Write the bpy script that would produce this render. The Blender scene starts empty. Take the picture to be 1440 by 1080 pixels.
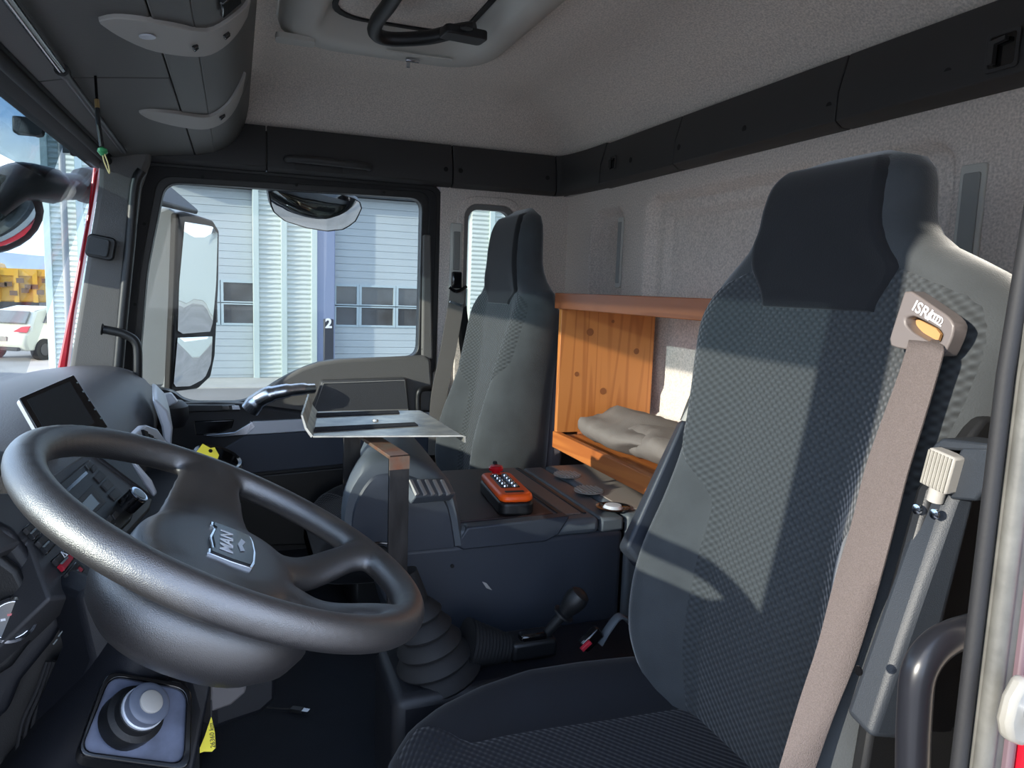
import bpy, bmesh, math, random
from mathutils import Vector, Matrix
from math import sin, cos, pi, radians, tan
S = bpy.context.scene
COL = S.collection
# ------------------------------------------------------------------ camera
V = Vector
CAM = V((-.48, 1.17, 1.0)); FPX = 1040.
yaw, pit, rol = radians(20.6), radians(7.2), radians(2.0)
cF = V((cos(pit)*cos(yaw), -cos(pit)*sin(yaw), -sin(pit)))
r0 = cF.cross(V((0, 0, 1))).normalized(); u0 = r0.cross(cF)
cR = cos(rol)*r0+sin(rol)*u0; cU = cos(rol)*u0-sin(rol)*r0
cd = bpy.data.cameras.new('camera'); cam = bpy.data.objects.new('camera', cd); COL.objects.link(cam)
cd.sensor_width = 36; cd.lens = FPX/1440*36; cd.clip_start = .02; cd.clip_end = 2000
M = Matrix((cR, cU, -cF)).transposed().to_4x4(); M.translation = CAM; cam.matrix_world = M
S.camera = cam
# ------------------------------------------------------------------ light
vs = S.view_settings; vs.view_transform = 'Standard'; vs.look = 'None'; vs.gamma = 1; vs.use_curve_mapping = False
vs.exposure = 2.05
SKY, SUN = 1.15, 2.1
S.cycles.diffuse_bounces = 8; S.cycles.max_bounces = 14; S.cycles.transparent_max_bounces = 16
w = bpy.data.worlds.new('sky'); S.world = w; w.use_nodes = True
nt = w.node_tree; nd = nt.nodes; lk = nt.links; nd.clear()
out = nd.new('ShaderNodeOutputWorld'); bg = nd.new('ShaderNodeBackground'); lk.new(bg.outputs[0], out.inputs[0])
tc = nd.new('ShaderNodeTexCoord'); sx = nd.new('ShaderNodeSeparateXYZ'); lk.new(tc.outputs['Generated'], sx.inputs[0])
rp = nd.new('ShaderNodeValToRGB'); lk.new(sx.outputs['Z'], rp.inputs[0])
e = rp.color_ramp.elements; e[0].position = 0; e[0].color = (.52, .66, .84, 1); e[1].position = .5; e[1].color = (.26, .38, .62, 1)
q = e.new(.12); q.color = (.38, .54, .80, 1)
mp = nd.new('ShaderNodeMapping'); mp.inputs['Scale'].default_value = (1, 1, 2.6); lk.new(tc.outputs['Generated'], mp.inputs[0])
nz = nd.new('ShaderNodeTexNoise'); nz.inputs['Scale'].default_value = 2.6; nz.inputs['Detail'].default_value = 7; lk.new(mp.outputs[0], nz.inputs[0])
cr = nd.new('ShaderNodeValToRGB'); cr.color_ramp.elements[0].position = .47; cr.color_ramp.elements[1].position = .70; lk.new(nz.outputs[0], cr.inputs[0])
mx = nd.new('ShaderNodeMixRGB'); mx.inputs[2].default_value = (1.1, 1.07, 1.03, 1); lk.new(cr.outputs[0], mx.inputs[0]); lk.new(rp.outputs[0], mx.inputs[1])
lk.new(mx.outputs[0], bg.inputs[0]); bg.inputs[1].default_value = SKY
sl = bpy.data.lights.new('sun', 'SUN'); so = bpy.data.objects.new('sun', sl); COL.objects.link(so)
sl.energy = SUN; sl.angle = radians(.6); sl.color = (1, .93, .80)
SD = V((.29, -1, -.28)).normalized(); so.rotation_euler = SD.to_track_quat('-Z', 'Y').to_euler(); so.location = (0, 6, 5)

# ------------------------------------------------------------------ pixel to point on a real plane
def ray(x, y): return cF+cR*((x-720)/FPX)-cU*((y-540)/FPX)
def gx(X, x, y): d = ray(x, y); return CAM+d*((X-CAM.x)/d.x)
def gy(Y, x, y): d = ray(x, y); return CAM+d*((Y-CAM.y)/d.y)
def gz(Z, x, y): d = ray(x, y); return CAM+d*((Z-CAM.z)/d.z)
def gp(p0, n, x, y): d = ray(x, y); return CAM+d*((p0-CAM).dot(n)/d.dot(n))

# ------------------------------------------------------------------ materials
def lin(c): return tuple(((v/255+.055)/1.055)**2.4 if v > 10 else v/255/12.92 for v in c)+(1,)
def mat(name, col, rough=.6, metal=0, bump=0, bscale=400, var=0, vscale=6, spec=.5, kind='noise', sheen=0, coat=0, col2=None, stretch=(1, 1, 1), detail=3, dist=.002):
    m = bpy.data.materials.new(name); m.use_nodes = True; t = m.node_tree; n = t.nodes; l = t.links
    b = n['Principled BSDF']; c = lin(col) if max(col) > 1 else tuple(col)+(1,)
    b.inputs['Base Color'].default_value = c; b.inputs['Roughness'].default_value = rough; b.inputs['Metallic'].default_value = metal
    b.inputs['Specular IOR Level'].default_value = spec; b.inputs['Sheen Weight'].default_value = sheen; b.inputs['Coat Weight'].default_value = coat
    b.inputs['Sheen Roughness'].default_value = .4; b.inputs['Coat Roughness'].default_value = .12 if rough < .35 else .4
    tc = n.new('ShaderNodeTexCoord'); mp = n.new('ShaderNodeMapping'); mp.inputs['Scale'].default_value = stretch; l.new(tc.outputs['Object'], mp.inputs[0])
    if bump:
        bp = n.new('ShaderNodeBump'); bp.inputs['Strength'].default_value = bump; bp.inputs['Distance'].default_value = dist
        if kind == 'noise':
            tx = n.new('ShaderNodeTexNoise'); tx.inputs['Scale'].default_value = bscale; tx.inputs['Detail'].default_value = detail
            l.new(mp.outputs[0], tx.inputs[0]); o = tx.outputs[0]
        elif kind == 'voronoi':
            tx = n.new('ShaderNodeTexVoronoi'); tx.inputs['Scale'].default_value = bscale; l.new(mp.outputs[0], tx.inputs[0]); o = tx.outputs['Distance']
        elif kind == 'leather':
            tx = n.new('ShaderNodeTexVoronoi'); tx.feature = 'DISTANCE_TO_EDGE'; tx.inputs['Scale'].default_value = bscale; l.new(mp.outputs[0], tx.inputs[0])
            mr = n.new('ShaderNodeMath'); mr.operation = 'POWER'; mr.inputs[1].default_value = .5; l.new(tx.outputs['Distance'], mr.inputs[0]); o = mr.outputs[0]
        elif kind == 'weave':   # staggered little pads like a woven seat cloth
            sp = n.new('ShaderNodeSeparateXYZ'); l.new(mp.outputs[0], sp.inputs[0])
            ad = n.new('ShaderNodeMath'); ad.operation = 'ADD'; l.new(sp.outputs['Y'], ad.inputs[0]); l.new(sp.outputs['Z'], ad.inputs[1])
            def mth(op, a, b=None):
                x = n.new('ShaderNodeMath'); x.operation = op
                for i, v in enumerate((a, b)):
                    if v is None: continue
                    if hasattr(v, 'links'): l.new(v, x.inputs[i])
                    else: x.inputs[i].default_value = v
                return x.outputs[0]
            a = mth('SINE', mth('MULTIPLY', sp.outputs['X'], bscale)); b2 = mth('SINE', mth('MULTIPLY', ad.outputs[0], bscale*1.25))
            o = mth('ADD', mth('MULTIPLY', mth('MULTIPLY', a, b2), .5), .5)
        l.new(o, bp.inputs['Height']); l.new(bp.outputs[0], b.inputs['Normal'])
    if kind == 'weave' and bump:
        mm = n.new('ShaderNodeMixRGB'); mm.inputs[1].default_value = tuple(x*.55 for x in c[:3])+(1,); mm.inputs[2].default_value = tuple(min(1, x*1.3) for x in c[:3])+(1,)
        l.new(o, mm.inputs[0]); l.new(mm.outputs[0], b.inputs['Base Color'])
    elif var:
        tv = n.new('ShaderNodeTexNoise'); tv.inputs['Scale'].default_value = vscale; tv.inputs['Detail'].default_value = 5; l.new(mp.outputs[0], tv.inputs[0])
        rr = n.new('ShaderNodeValToRGB'); rr.color_ramp.elements[0].position = .35; rr.color_ramp.elements[1].position = .65; l.new(tv.outputs[0], rr.inputs[0])
        mm = n.new('ShaderNodeMixRGB'); l.new(rr.outputs[0], mm.inputs[0])
        c2 = lin(col2) if col2 else tuple(x*(1-var) for x in c[:3])+(1,)
        mm.inputs[1].default_value = c; mm.inputs[2].default_value = c2; l.new(mm.outputs[0], b.inputs['Base Color'])
    return m
def glassm(name, tint, ior=1.12):
    m = bpy.data.materials.new(name); m.use_nodes = True; t = m.node_tree; n = t.nodes; l = t.links; n.clear()
    o = n.new('ShaderNodeOutputMaterial'); tr = n.new('ShaderNodeBsdfTransparent'); tr.inputs[0].default_value = tint+(1,)
    g = n.new('ShaderNodeBsdfGlossy'); g.inputs['Roughness'].default_value = .01; mx = n.new('ShaderNodeMixShader')
    fr = n.new('ShaderNodeLayerWeight'); fr.inputs[0].default_value = .5
    pw = n.new('ShaderNodeMath'); pw.operation = 'POWER'; pw.inputs[1].default_value = 5; l.new(fr.outputs['Facing'], pw.inputs[0])
    ma = n.new('ShaderNodeMath'); ma.operation = 'MULTIPLY_ADD'; ma.inputs[1].default_value = .2; ma.inputs[2].default_value = .012; l.new(pw.outputs[0], ma.inputs[0])
    l.new(ma.outputs[0], mx.inputs[0]); l.new(tr.outputs[0], mx.inputs[1]); l.new(g.outputs[0], mx.inputs[2]); l.new(mx.outputs[0], o.inputs[0])
    return m
def woodm(name, axis, c1=(214, 140, 72), c2=(176, 98, 44), sc=1):
    m = bpy.data.materials.new(name); m.use_nodes = True; t = m.node_tree; n = t.nodes; l = t.links; b = n['Principled BSDF']
    b.inputs['Roughness'].default_value = .45
    tc = n.new('ShaderNodeTexCoord'); mp = n.new('ShaderNodeMapping'); l.new(tc.outputs['Object'], mp.inputs[0])
    s = [1, 1, 1]; s[axis] = .06; mp.inputs['Scale'].default_value = s
    nz = n.new('ShaderNodeTexNoise'); nz.inputs['Scale'].default_value = 9*sc; nz.inputs['Detail'].default_value = 2; nz.inputs['Distortion'].default_value = .4; l.new(mp.outputs[0], nz.inputs[0])
    mu = n.new('ShaderNodeMath'); mu.operation = 'MULTIPLY'; mu.inputs[1].default_value = 70; l.new(nz.outputs[0], mu.inputs[0])
    si = n.new('ShaderNodeMath'); si.operation = 'SINE'; l.new(mu.outputs[0], si.inputs[0])
    rr = n.new('ShaderNodeValToRGB'); rr.color_ramp.elements[0].position = .2; rr.color_ramp.elements[0].color = lin(c1)
    rr.color_ramp.elements[1].position = 1; rr.color_ramp.elements[1].color = tuple((a+b)/2 for a, b in zip(lin(c1), lin(c2))); l.new(si.outputs[0], rr.inputs[0])
    # knots
    mk = n.new('ShaderNodeMapping'); l.new(tc.outputs['Object'], mk.inputs[0]); s2 = [1, 1, 1]; s2[axis] = .75; mk.inputs['Scale'].default_value = s2
    vo = n.new('ShaderNodeTexVoronoi'); vo.inputs['Scale'].default_value = 7.5; l.new(mk.outputs[0], vo.inputs[0])
    kr = n.new('ShaderNodeValToRGB'); kr.color_ramp.elements[0].position = .05; kr.color_ramp.elements[0].color = (1, 1, 1, 1); kr.color_ramp.elements[1].position = .13; kr.color_ramp.elements[1].color = (0, 0, 0, 1)
    l.new(vo.outputs['Distance'], kr.inputs[0])
    mm = n.new('ShaderNodeMixRGB'); l.new(kr.outputs[0], mm.inputs[0]); l.new(rr.outputs[0], mm.inputs[1]); mm.inputs[2].default_value = lin((120, 62, 28)); l.new(mm.outputs[0], b.inputs['Base Color'])
    return m
m_ceil = mat('ceiling_felt', (240, 230, 220), .95, bump=.6, bscale=260, var=.3, vscale=230, dist=.003)
m_wall = mat('wall_felt', (230, 219, 210), .95, bump=.6, bscale=240, var=.32, vscale=220, dist=.003)
m_band = mat('dark_trim_plastic', (50, 50, 51), .55, bump=.15, bscale=700)
m_over = mat('overhead_plastic', (78, 77, 75), .5, bump=.15, bscale=500, stretch=(1, .15, 1))
m_lgrey = mat('light_grey_plastic', (158, 155, 150), .5, bump=.1, bscale=600)
m_hatch = mat('hatch_frame_plastic', (196, 195, 188), .5, bump=.1, bscale=500)
m_black = mat('black_plastic', (21, 22, 24), .45, bump=.12, bscale=600)
m_hole = mat('hole_black', (3, 3, 3), .8)
m_blackg = mat('gloss_black', (12, 12, 14), .12, coat=.5)
m_rub = mat('rubber', (24, 24, 26), .7, bump=.1, bscale=300)
m_rub2 = mat('worn_rubber_seal', (96, 95, 90), .55, bump=.2, bscale=120, var=.35, vscale=30)
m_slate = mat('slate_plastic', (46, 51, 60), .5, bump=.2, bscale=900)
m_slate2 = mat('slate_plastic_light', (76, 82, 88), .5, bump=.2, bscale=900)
m_navy = mat('dark_navy_plastic', (21, 23, 29), .5, bump=.15, bscale=900)
m_dash = mat('dash_soft_plastic', (84, 81, 82), .5, bump=.35, bscale=350)
m_leather = mat('black_leather', (38, 35, 35), .40, coat=.5, bump=.3, bscale=650, kind='leather', dist=.001, spec=1.0)
m_leather.node_tree.nodes['Principled BSDF'].inputs['IOR'].default_value = 1.75
m_velour = mat('grey_velour', (59, 63, 66), .9, bump=.3, bscale=500, sheen=.5, var=.22, vscale=14)
m_velblk = mat('black_velour', (21, 22, 26), .9, bump=.2, bscale=500, sheen=.35, var=.2, vscale=12)
m_weave = mat('woven_seat_cloth', (54, 58, 61), .88, stretch=(1, 0, 1), bump=1.0, bscale=420, kind='weave', dist=.002, sheen=.3)
m_cush = mat('dark_cushion_velour', (14, 17, 25), .9, bump=.2, bscale=500, sheen=.15, var=.2, vscale=12)
m_weave2 = mat('woven_cushion_cloth', (19, 22, 31), .9, stretch=(1, 1, 0), bump=.9, bscale=420, kind='weave', dist=.002, sheen=.2)
m_belt = mat('seat_belt_webbing', (176, 164, 160), .8, bump=.8, bscale=1500, kind='weave', dist=.0006)
m_beltd = mat('dark_belt_webbing', (110, 106, 102), .8, bump=.6, bscale=1500, kind='weave', dist=.0006)
m_bezel = mat('grey_bezel', (106, 99, 97), .4)
m_chrome = mat('chrome', (205, 210, 218), .16, metal=1)
m_satin = mat('satin_silver', (200, 204, 212), .38, metal=.3)
m_mirror = mat('mirror_glass', (225, 230, 232), .01, metal=1)
m_steel = mat('black_painted_steel', (15, 14, 15), .35, bump=.3, bscale=60, var=1, vscale=35, col2=(42, 40, 40), stretch=(1, 1, .4))
m_rust = mat('worn_brown_steel', (120, 106, 92), .45, metal=.3, bump=.3, bscale=80, var=1, vscale=30, col2=(128, 84, 62))
m_alu = mat('scuffed_aluminium', (176, 172, 164), .35, metal=.75, bump=.25, bscale=60, var=1, vscale=22, col2=(226, 220, 204))
m_velcro = mat('velcro', (26, 26, 32), .95, bump=.8, bscale=500)
m_orange = mat('orange_plastic', (248, 92, 20), .4)
m_redk = mat('red_knob', (196, 20, 34), .25, coat=.5)
m_red = mat('red_paint', (176, 16, 34), .3, coat=.6)
m_redsw = mat('red_switch', (176, 36, 52), .45)
m_white = mat('white_plastic', (140, 137, 129), .4, var=.15, vscale=30)
m_ink = mat('white_print', (232, 234, 238), .5)
m_inkd = mat('dark_print', (30, 30, 30), .5)
m_screen = mat('dark_screen', (34, 38, 40), .08, coat=.4)
m_lcd = mat('grey_lcd', (104, 112, 112), .25)
m_yellow = mat('yellow_card', (226, 210, 60), .55)
m_bag = mat('grey_canvas', (116, 108, 103), .85, bump=.3, bscale=300, var=.12, vscale=12)
m_mat = mat('black_anti_slip_mat', (30, 25, 26), .5, var=1, vscale=7, col2=(58, 34, 32), bump=.1, bscale=200)
m_carpet = mat('floor_mat_rubber', (26, 30, 39), .85, bump=.6, bscale=500, var=.2, vscale=20)
m_clad = mat('white_cladding', (204, 211, 205), .5)
m_cladg = mat('grey_green_flashing', (186, 200, 196), .5)
m_door = mat('pale_blue_door', (176, 186, 190), .5, var=.06, vscale=1)
m_doorf = mat('door_window_frame', (170, 186, 192), .5)
m_bwin = mat('dark_window_glass', (92, 96, 100), .06, spec=.8, var=1, vscale=.9, col2=(60, 58, 56))
m_asph = mat('asphalt', (152, 148, 144), .9, bump=.5, bscale=20, var=.2, vscale=.5)
m_kerb = mat('pale_concrete', (190, 188, 180), .85, var=.1, vscale=2)
m_yelv = mat('yellow_paint', (196, 146, 22), .45)
m_carw = mat('cream_car_paint', (200, 197, 180), .25, coat=.6)
m_tail = mat('tail_lamp_red', (186, 40, 50), .25)
m_snow = mat('distant_hill', (150, 158, 166), .9, var=1, vscale=.02, col2=(214, 220, 228))
m_wood = woodm('pine_upright', 2, (190, 120, 62), (146, 78, 36)); m_woodx = woodm('pine_shelf', 0, (184, 110, 54), (146, 74, 34)); m_woodd = woodm('stained_shelf', 0, (158, 92, 56), (120, 64, 36))
m_glass = glassm('window_glass', (.68, .70, .69), 1.2); m_tint = glassm('tinted_visor', (.44, .50, .53))
m_winsh = glassm('windscreen_glass', (.80, .84, .85))

# ------------------------------------------------------------------ builders
WL = {}
def link(name, me, m, parent=None, smooth=True, bevel=0, seg=2, sub=0, solid=0, ang=40):
    o = bpy.data.objects.new(name, me); COL.objects.link(o)
    if m: me.materials.append(m)
    if parent: o.parent = parent
    WL[o] = WL.get(parent, V((0, 0, 0)))
    if solid:
        s = o.modifiers.new('solid', 'SOLIDIFY'); s.thickness = solid; s.offset = 0
    if bevel:
        b = o.modifiers.new('bevel', 'BEVEL'); b.width = bevel; b.segments = seg; b.limit_method = 'ANGLE'; b.angle_limit = radians(35)
    if sub:
        s = o.modifiers.new('sub', 'SUBSURF'); s.levels = sub; s.render_levels = sub
    if smooth:
        me.shade_smooth() if hasattr(me, 'shade_smooth') else None
        try: me.set_sharp_from_angle(angle=radians(ang))
        except Exception: pass
    return o
def mesh(name, vs, fs, m, parent=None, **k):
    off = WL.get(parent, V((0, 0, 0))); me = bpy.data.meshes.new(name)
    me.from_pydata([tuple(V(v)-off) for v in vs], [], fs); me.validate()
    bm = bmesh.new(); bm.from_mesh(me)
    if not k.pop('open', False): bmesh.ops.recalc_face_normals(bm, faces=bm.faces)
    bm.to_mesh(me); bm.free()
    return link(name, me, m, parent, **k)
class MB:
    def __init__(s): s.v = []; s.f = []
    def add(s, vs, fs):
        k = len(s.v); s.v += [V(x) for x in vs]; s.f += [[i+k for i in f] for f in fs]; return s
    def box(s, c, h, ax=None):
        c = V(c); ax = ax or (V((1, 0, 0)), V((0, 1, 0)), V((0, 0, 1)))
        vs = [c+ax[0]*h[0]*i+ax[1]*h[1]*j+ax[2]*h[2]*k for i in (-1, 1) for j in (-1, 1) for k in (-1, 1)]
        return s.add(vs, [(0, 1, 3, 2), (4, 6, 7, 5), (0, 4, 5, 1), (2, 3, 7, 6), (0, 2, 6, 4), (1, 5, 7, 3)])
    def bb(s, x0, x1, y0, y1, z0, z1): return s.box(((x0+x1)/2, (y0+y1)/2, (z0+z1)/2), (abs(x1-x0)/2, abs(y1-y0)/2, abs(z1-z0)/2))
    def prism(s, pts, ex):
        n = len(pts); pts = [V(p) for p in pts]; ex = V(ex)
        return s.add(pts+[p+ex for p in pts], [list(range(n))[::-1], list(range(n, 2*n))]+[(i, (i+1) % n, n+(i+1) % n, n+i) for i in range(n)])
    def loft(s, rings, cap=True, closed=True, wrap=False):
        n = len(rings[0]); vs = [V(p) for r in rings for p in r]; fs = []
        R = len(rings)
        for i in range(R if wrap else R-1):
            j2 = (i+1) % R
            for j in range(n if closed else n-1):
                fs.append((i*n+j, i*n+(j+1) % n, j2*n+(j+1) % n, j2*n+j))
        if cap and closed and not wrap: fs += [list(range(n))[::-1], list(range((R-1)*n, R*n))]
        return s.add(vs, fs)
    def tube(s, pts, r, n=12, flat=1, up=None, wrap=False):
        pts = [V(p) for p in pts]; N = len(pts); rings = []
        prev = None
        for i, p in enumerate(pts):
            if wrap: t = pts[(i+1) % N]-pts[i-1]
            else: t = pts[min(i+1, N-1)]-pts[max(i-1, 0)]
            t.normalize()
            a = V(up) if up is not None else (prev if prev is not None else (V((0, 0, 1)) if abs(t.z) < .9 else V((0, 1, 0))))
            a = (a-t*a.dot(t)).normalized(); b = t.cross(a); prev = a
            rr = r[i] if isinstance(r, (list, tuple)) else r
            rings.append([p+a*cos(2*pi*k/n)*rr*flat+b*sin(2*pi*k/n)*rr for k in range(n)])
        return s.loft(rings, wrap=wrap)
    def cyl(s, a, b, r, r2=None, n=24): return s.tube([a, b], [r, r if r2 is None else r2], n)
    def lathe(s, o, ax, prof, n=32, sx=1):
        o = V(o); ax = V(ax).normalized(); a = ax.orthogonal().normalized(); b = ax.cross(a)
        return s.loft([[o+ax*h+a*cos(2*pi*k/n)*r*sx+b*sin(2*pi*k/n)*r for k in range(n)] for r, h in prof])
    def ob(s, name, m, parent=None, **k): return mesh(name, s.v, s.f, m, parent, **k)
def cat(pts, n=6, closed=False):
    P = [V(p) for p in pts]; N = len(P); o = []
    for i in range(N if closed else N-1):
        g = lambda k: P[k % N] if closed else P[max(0, min(N-1, k))]
        a, b, c, d = g(i-1), g(i), g(i+1), g(i+2)
        for k in range(n):
            t = k/n; o.append(.5*((2*b)+(c-a)*t+(2*a-5*b+4*c-d)*t*t+(3*b-a-3*c+d)*t**3))
    if not closed: o.append(P[-1])
    return o
def rr(w, h, r, n=5):
    o = []
    for cx, cy, a in ((w/2-r, h/2-r, 0), (-w/2+r, h/2-r, 90), (-w/2+r, -h/2+r, 180), (w/2-r, -h/2+r, 270)):
        for k in range(n+1):
            t = radians(a+90*k/n); o.append((cx+r*cos(t), cy+r*sin(t)))
    return o
def fr(o, a, b, pts): return [V(o)+V(a)*p[0]+V(b)*p[1] for p in pts]
def slab(o, a, b, w, h, t, r=.005, n=4):      # rounded plate, its face centred on o, thickness along a x b
    nn = V(a).cross(V(b)).normalized(); return MB().prism(fr(V(o)-nn*t, a, b, rr(w, h, r, n)), nn*t)
def frame(outer, inner, ex, mb=None):      # two loops of equal length made into a ring of depth ex
    n = len(outer); mb = mb or MB(); ex = V(ex); A = [V(p) for p in outer]; B = [V(p) for p in inner]
    vs = A+B+[p+ex for p in A]+[p+ex for p in B]; fs = []
    for i in range(n):
        j = (i+1) % n; fs += [(i, j, n+j, n+i), (2*n+i, 3*n+i, 3*n+j, 2*n+j), (i, 2*n+i, 2*n+j, j), (n+i, n+j, 3*n+j, 3*n+i)]
    return mb.add(vs, fs)
def meta(o, label=None, cat_=None, group=None, kind=None):
    if label: o['label'] = label
    if cat_: o['category'] = cat_
    if group: o['group'] = group
    if kind: o['kind'] = kind
    return o
def thing(name, label, cat_, loc, group=None, kind=None):
    o = bpy.data.objects.new(name, None); COL.objects.link(o); o.location = V(loc); o.empty_display_size = .05; WL[o] = V(loc)
    return meta(o, label, cat_, group, kind)
def text(name, s, o, a, b, h, m, parent, depth=.0006, bold=0, sx=1):
    cu = bpy.data.curves.new(name, 'FONT'); cu.body = s; cu.size = h*1.4; cu.extrude = depth/2; cu.align_x = 'CENTER'; cu.align_y = 'CENTER'; cu.offset = bold
    t = bpy.data.objects.new(name+'_tmp', cu); COL.objects.link(t); dg = bpy.context.evaluated_depsgraph_get(); dg.update()
    me = bpy.data.meshes.new_from_object(t.evaluated_get(dg)); bpy.data.objects.remove(t)
    a = V(a).normalized(); b = V(b).normalized(); n = a.cross(b); off = WL.get(parent, V((0, 0, 0)))
    for v in me.vertices: c = v.co.copy(); v.co = V(o)+a*c.x*sx+b*c.y+n*c.z-off
    me.materials.clear()
    return link(name, me, m, parent, smooth=False)
def sm(t): t = max(0, min(1, t)); return t*t*(3-2*t)
def struct(o): o['kind'] = 'structure'; return o
EX, EY, EZ = V((1, 0, 0)), V((0, 1, 0)), V((0, 0, 1))
XW = 2.10          # inner face of the passenger side
GZ = -1.35         # the yard outside

# ================================================================== OUTSIDE
g = MB().bb(-60, 120, -90, 140, GZ-.2, GZ).ob('ground', m_asph, smooth=False); struct(g)
BX = 18.6
def bx_(px, py): return gx(BX, px, py)
# workshop building beyond the passenger window
def BY(px): return gx(BX, px, 400).y
zr = gx(BX, 300, 262).z
bld = thing('workshop_building', 'white corrugated workshop hall with two pale sectional doors beyond the passenger window', 'building', (BX+4, 0, GZ))
MB().bb(BX+.35, BX+12, -140, BY(160), GZ, zr+.3).ob('wall', m_clad, bld, smooth=False)
MB().bb(BX-.25, BX+12, -26, BY(232), zr+.02, zr+.35).ob('roof_edge', mat('roof_edge_paint', (70, 74, 82), .5), bld, smooth=False)
def clad(name, y0, y1, z0, z1, x, step=.115):
    mb = MB(); z = z0; mb.bb(x, x+.3, y0, y1, z0, z1)
    while z < z1-.02:
        mb.prism([(x, y0, z), (x-.045, y0, z+step*.3), (x-.045, y0, z+step*.55), (x, y0, z+step*.85)], (0, y1-y0, 0)); z += step
    o = mb.ob(name, m_clad, bld, smooth=False); return o
cols = [(362, 397), (401, 440), (660, 684), (690, 722), (750, 790)]
for a, b in cols: clad('cladding', BY(b), BY(a), GZ, zr, BX-.1)
clad('cladding', BY(142), BY(120), GZ, zr+2.4, BX-.1); clad('cladding', BY(117), BY(75), GZ, zr+2.4, BX-.1)
MB().bb(BX+.0, BX+.7, BY(160), BY(74), GZ, zr+2.4).ob('side_bay', m_clad, bld, smooth=False)
for px in (72, 118, 360, 399, 441, 687, 724):
    MB().bb(BX-.2, BX+.1, BY(px)-.07, BY(px)+.07, GZ, zr if px > 200 else zr+2.4).ob('corner_flashing', m_cladg, bld, bevel=.01)
mb = MB().cyl((BX-.3, BY(98), GZ), (BX-.3, BY(98), zr+2.4), .07, n=12); mb.ob('downpipe', mat('downpipe_paint', (120, 124, 126), .4), bld)
def secdoor(pl_, pr_, wins):
    y1, y0 = BY(pl_), BY(pr_); d = MB().bb(BX+.2, BX+.36, y0, y1, GZ, zr).ob('sectional_door', m_door, bld, smooth=False)
    z = GZ
    zb = bx_(330, 457).z; zt = bx_(330, 395).z; zs = (zt-zb)/2
    z = zb-3*zs
    while z < zr-.1:
        if abs(z-zb) > .01 and abs(z-zb-zs) > .01:
            for k in range(3 if z > zb or z < zb else 1):
                MB().bb(BX+.16, BX+.22, y0, y1, z+.004+k*zs/3, z+(k+1)*zs/3-.004).ob('door_slat', m_door, d, smooth=False)
        z += zs
    for r in range(2):
        for (a, b) in wins:
            ya, yb = BY(b), BY(a); o = MB(); z0 = zb+r*zs+.04; z1 = zb+(r+1)*zs-.04
            frame([(BX+.13, ya-.06, z0-.05), (BX+.13, yb+.06, z0-.05), (BX+.13, yb+.06, z1+.05), (BX+.13, ya-.06, z1+.05)],
                  [(BX+.13, ya, z0), (BX+.13, yb, z0), (BX+.13, yb, z1), (BX+.13, ya, z1)], (.1, 0, 0)).ob('window_frame', m_doorf, d, smooth=False)
            MB().bb(BX+.18, BX+.22, ya, yb, z0, z1).ob('pane', m_bwin, d, smooth=False)
    return d
secdoor(232, 362, [(240, 270), (273, 305), (314, 357)])
secdoor(468, 605, [(474, 503), (510, 555), (562, 604)])
secdoor(610, 660, [(616, 655)])
MB().bb(BX-.15, BX+.3, BY(470), BY(443), GZ, zr).ob('door_jamb', mat('shaded_jamb_paint', (128, 140, 168), .5), bld, bevel=.02)  # blue-ish shadow on the jamb is put into its colour
bo = thing('bollard', 'dark marker post with the digit 2 at the workshop door jamb', 'bollard', (BX-1, BY(454), GZ))
MB().bb(BX-1.1, BX-.9, BY(462), BY(449), GZ, bx_(455, 446).z).ob('post', mat('bollard_paint', (48, 52, 62), .5), bo, bevel=.02)
text('digit', '2', (BX-1.102, BY(455), bx_(455, 452).z), (0, -1, 0), EZ, .22, m_ink, bo, .004, .01)
MB().bb(BX-1.8, BX-.2, -140, BY(215), GZ-.05, GZ+.03).ob('trim_9', m_kerb, smooth=False)['kind'] = 'structure'
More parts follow.
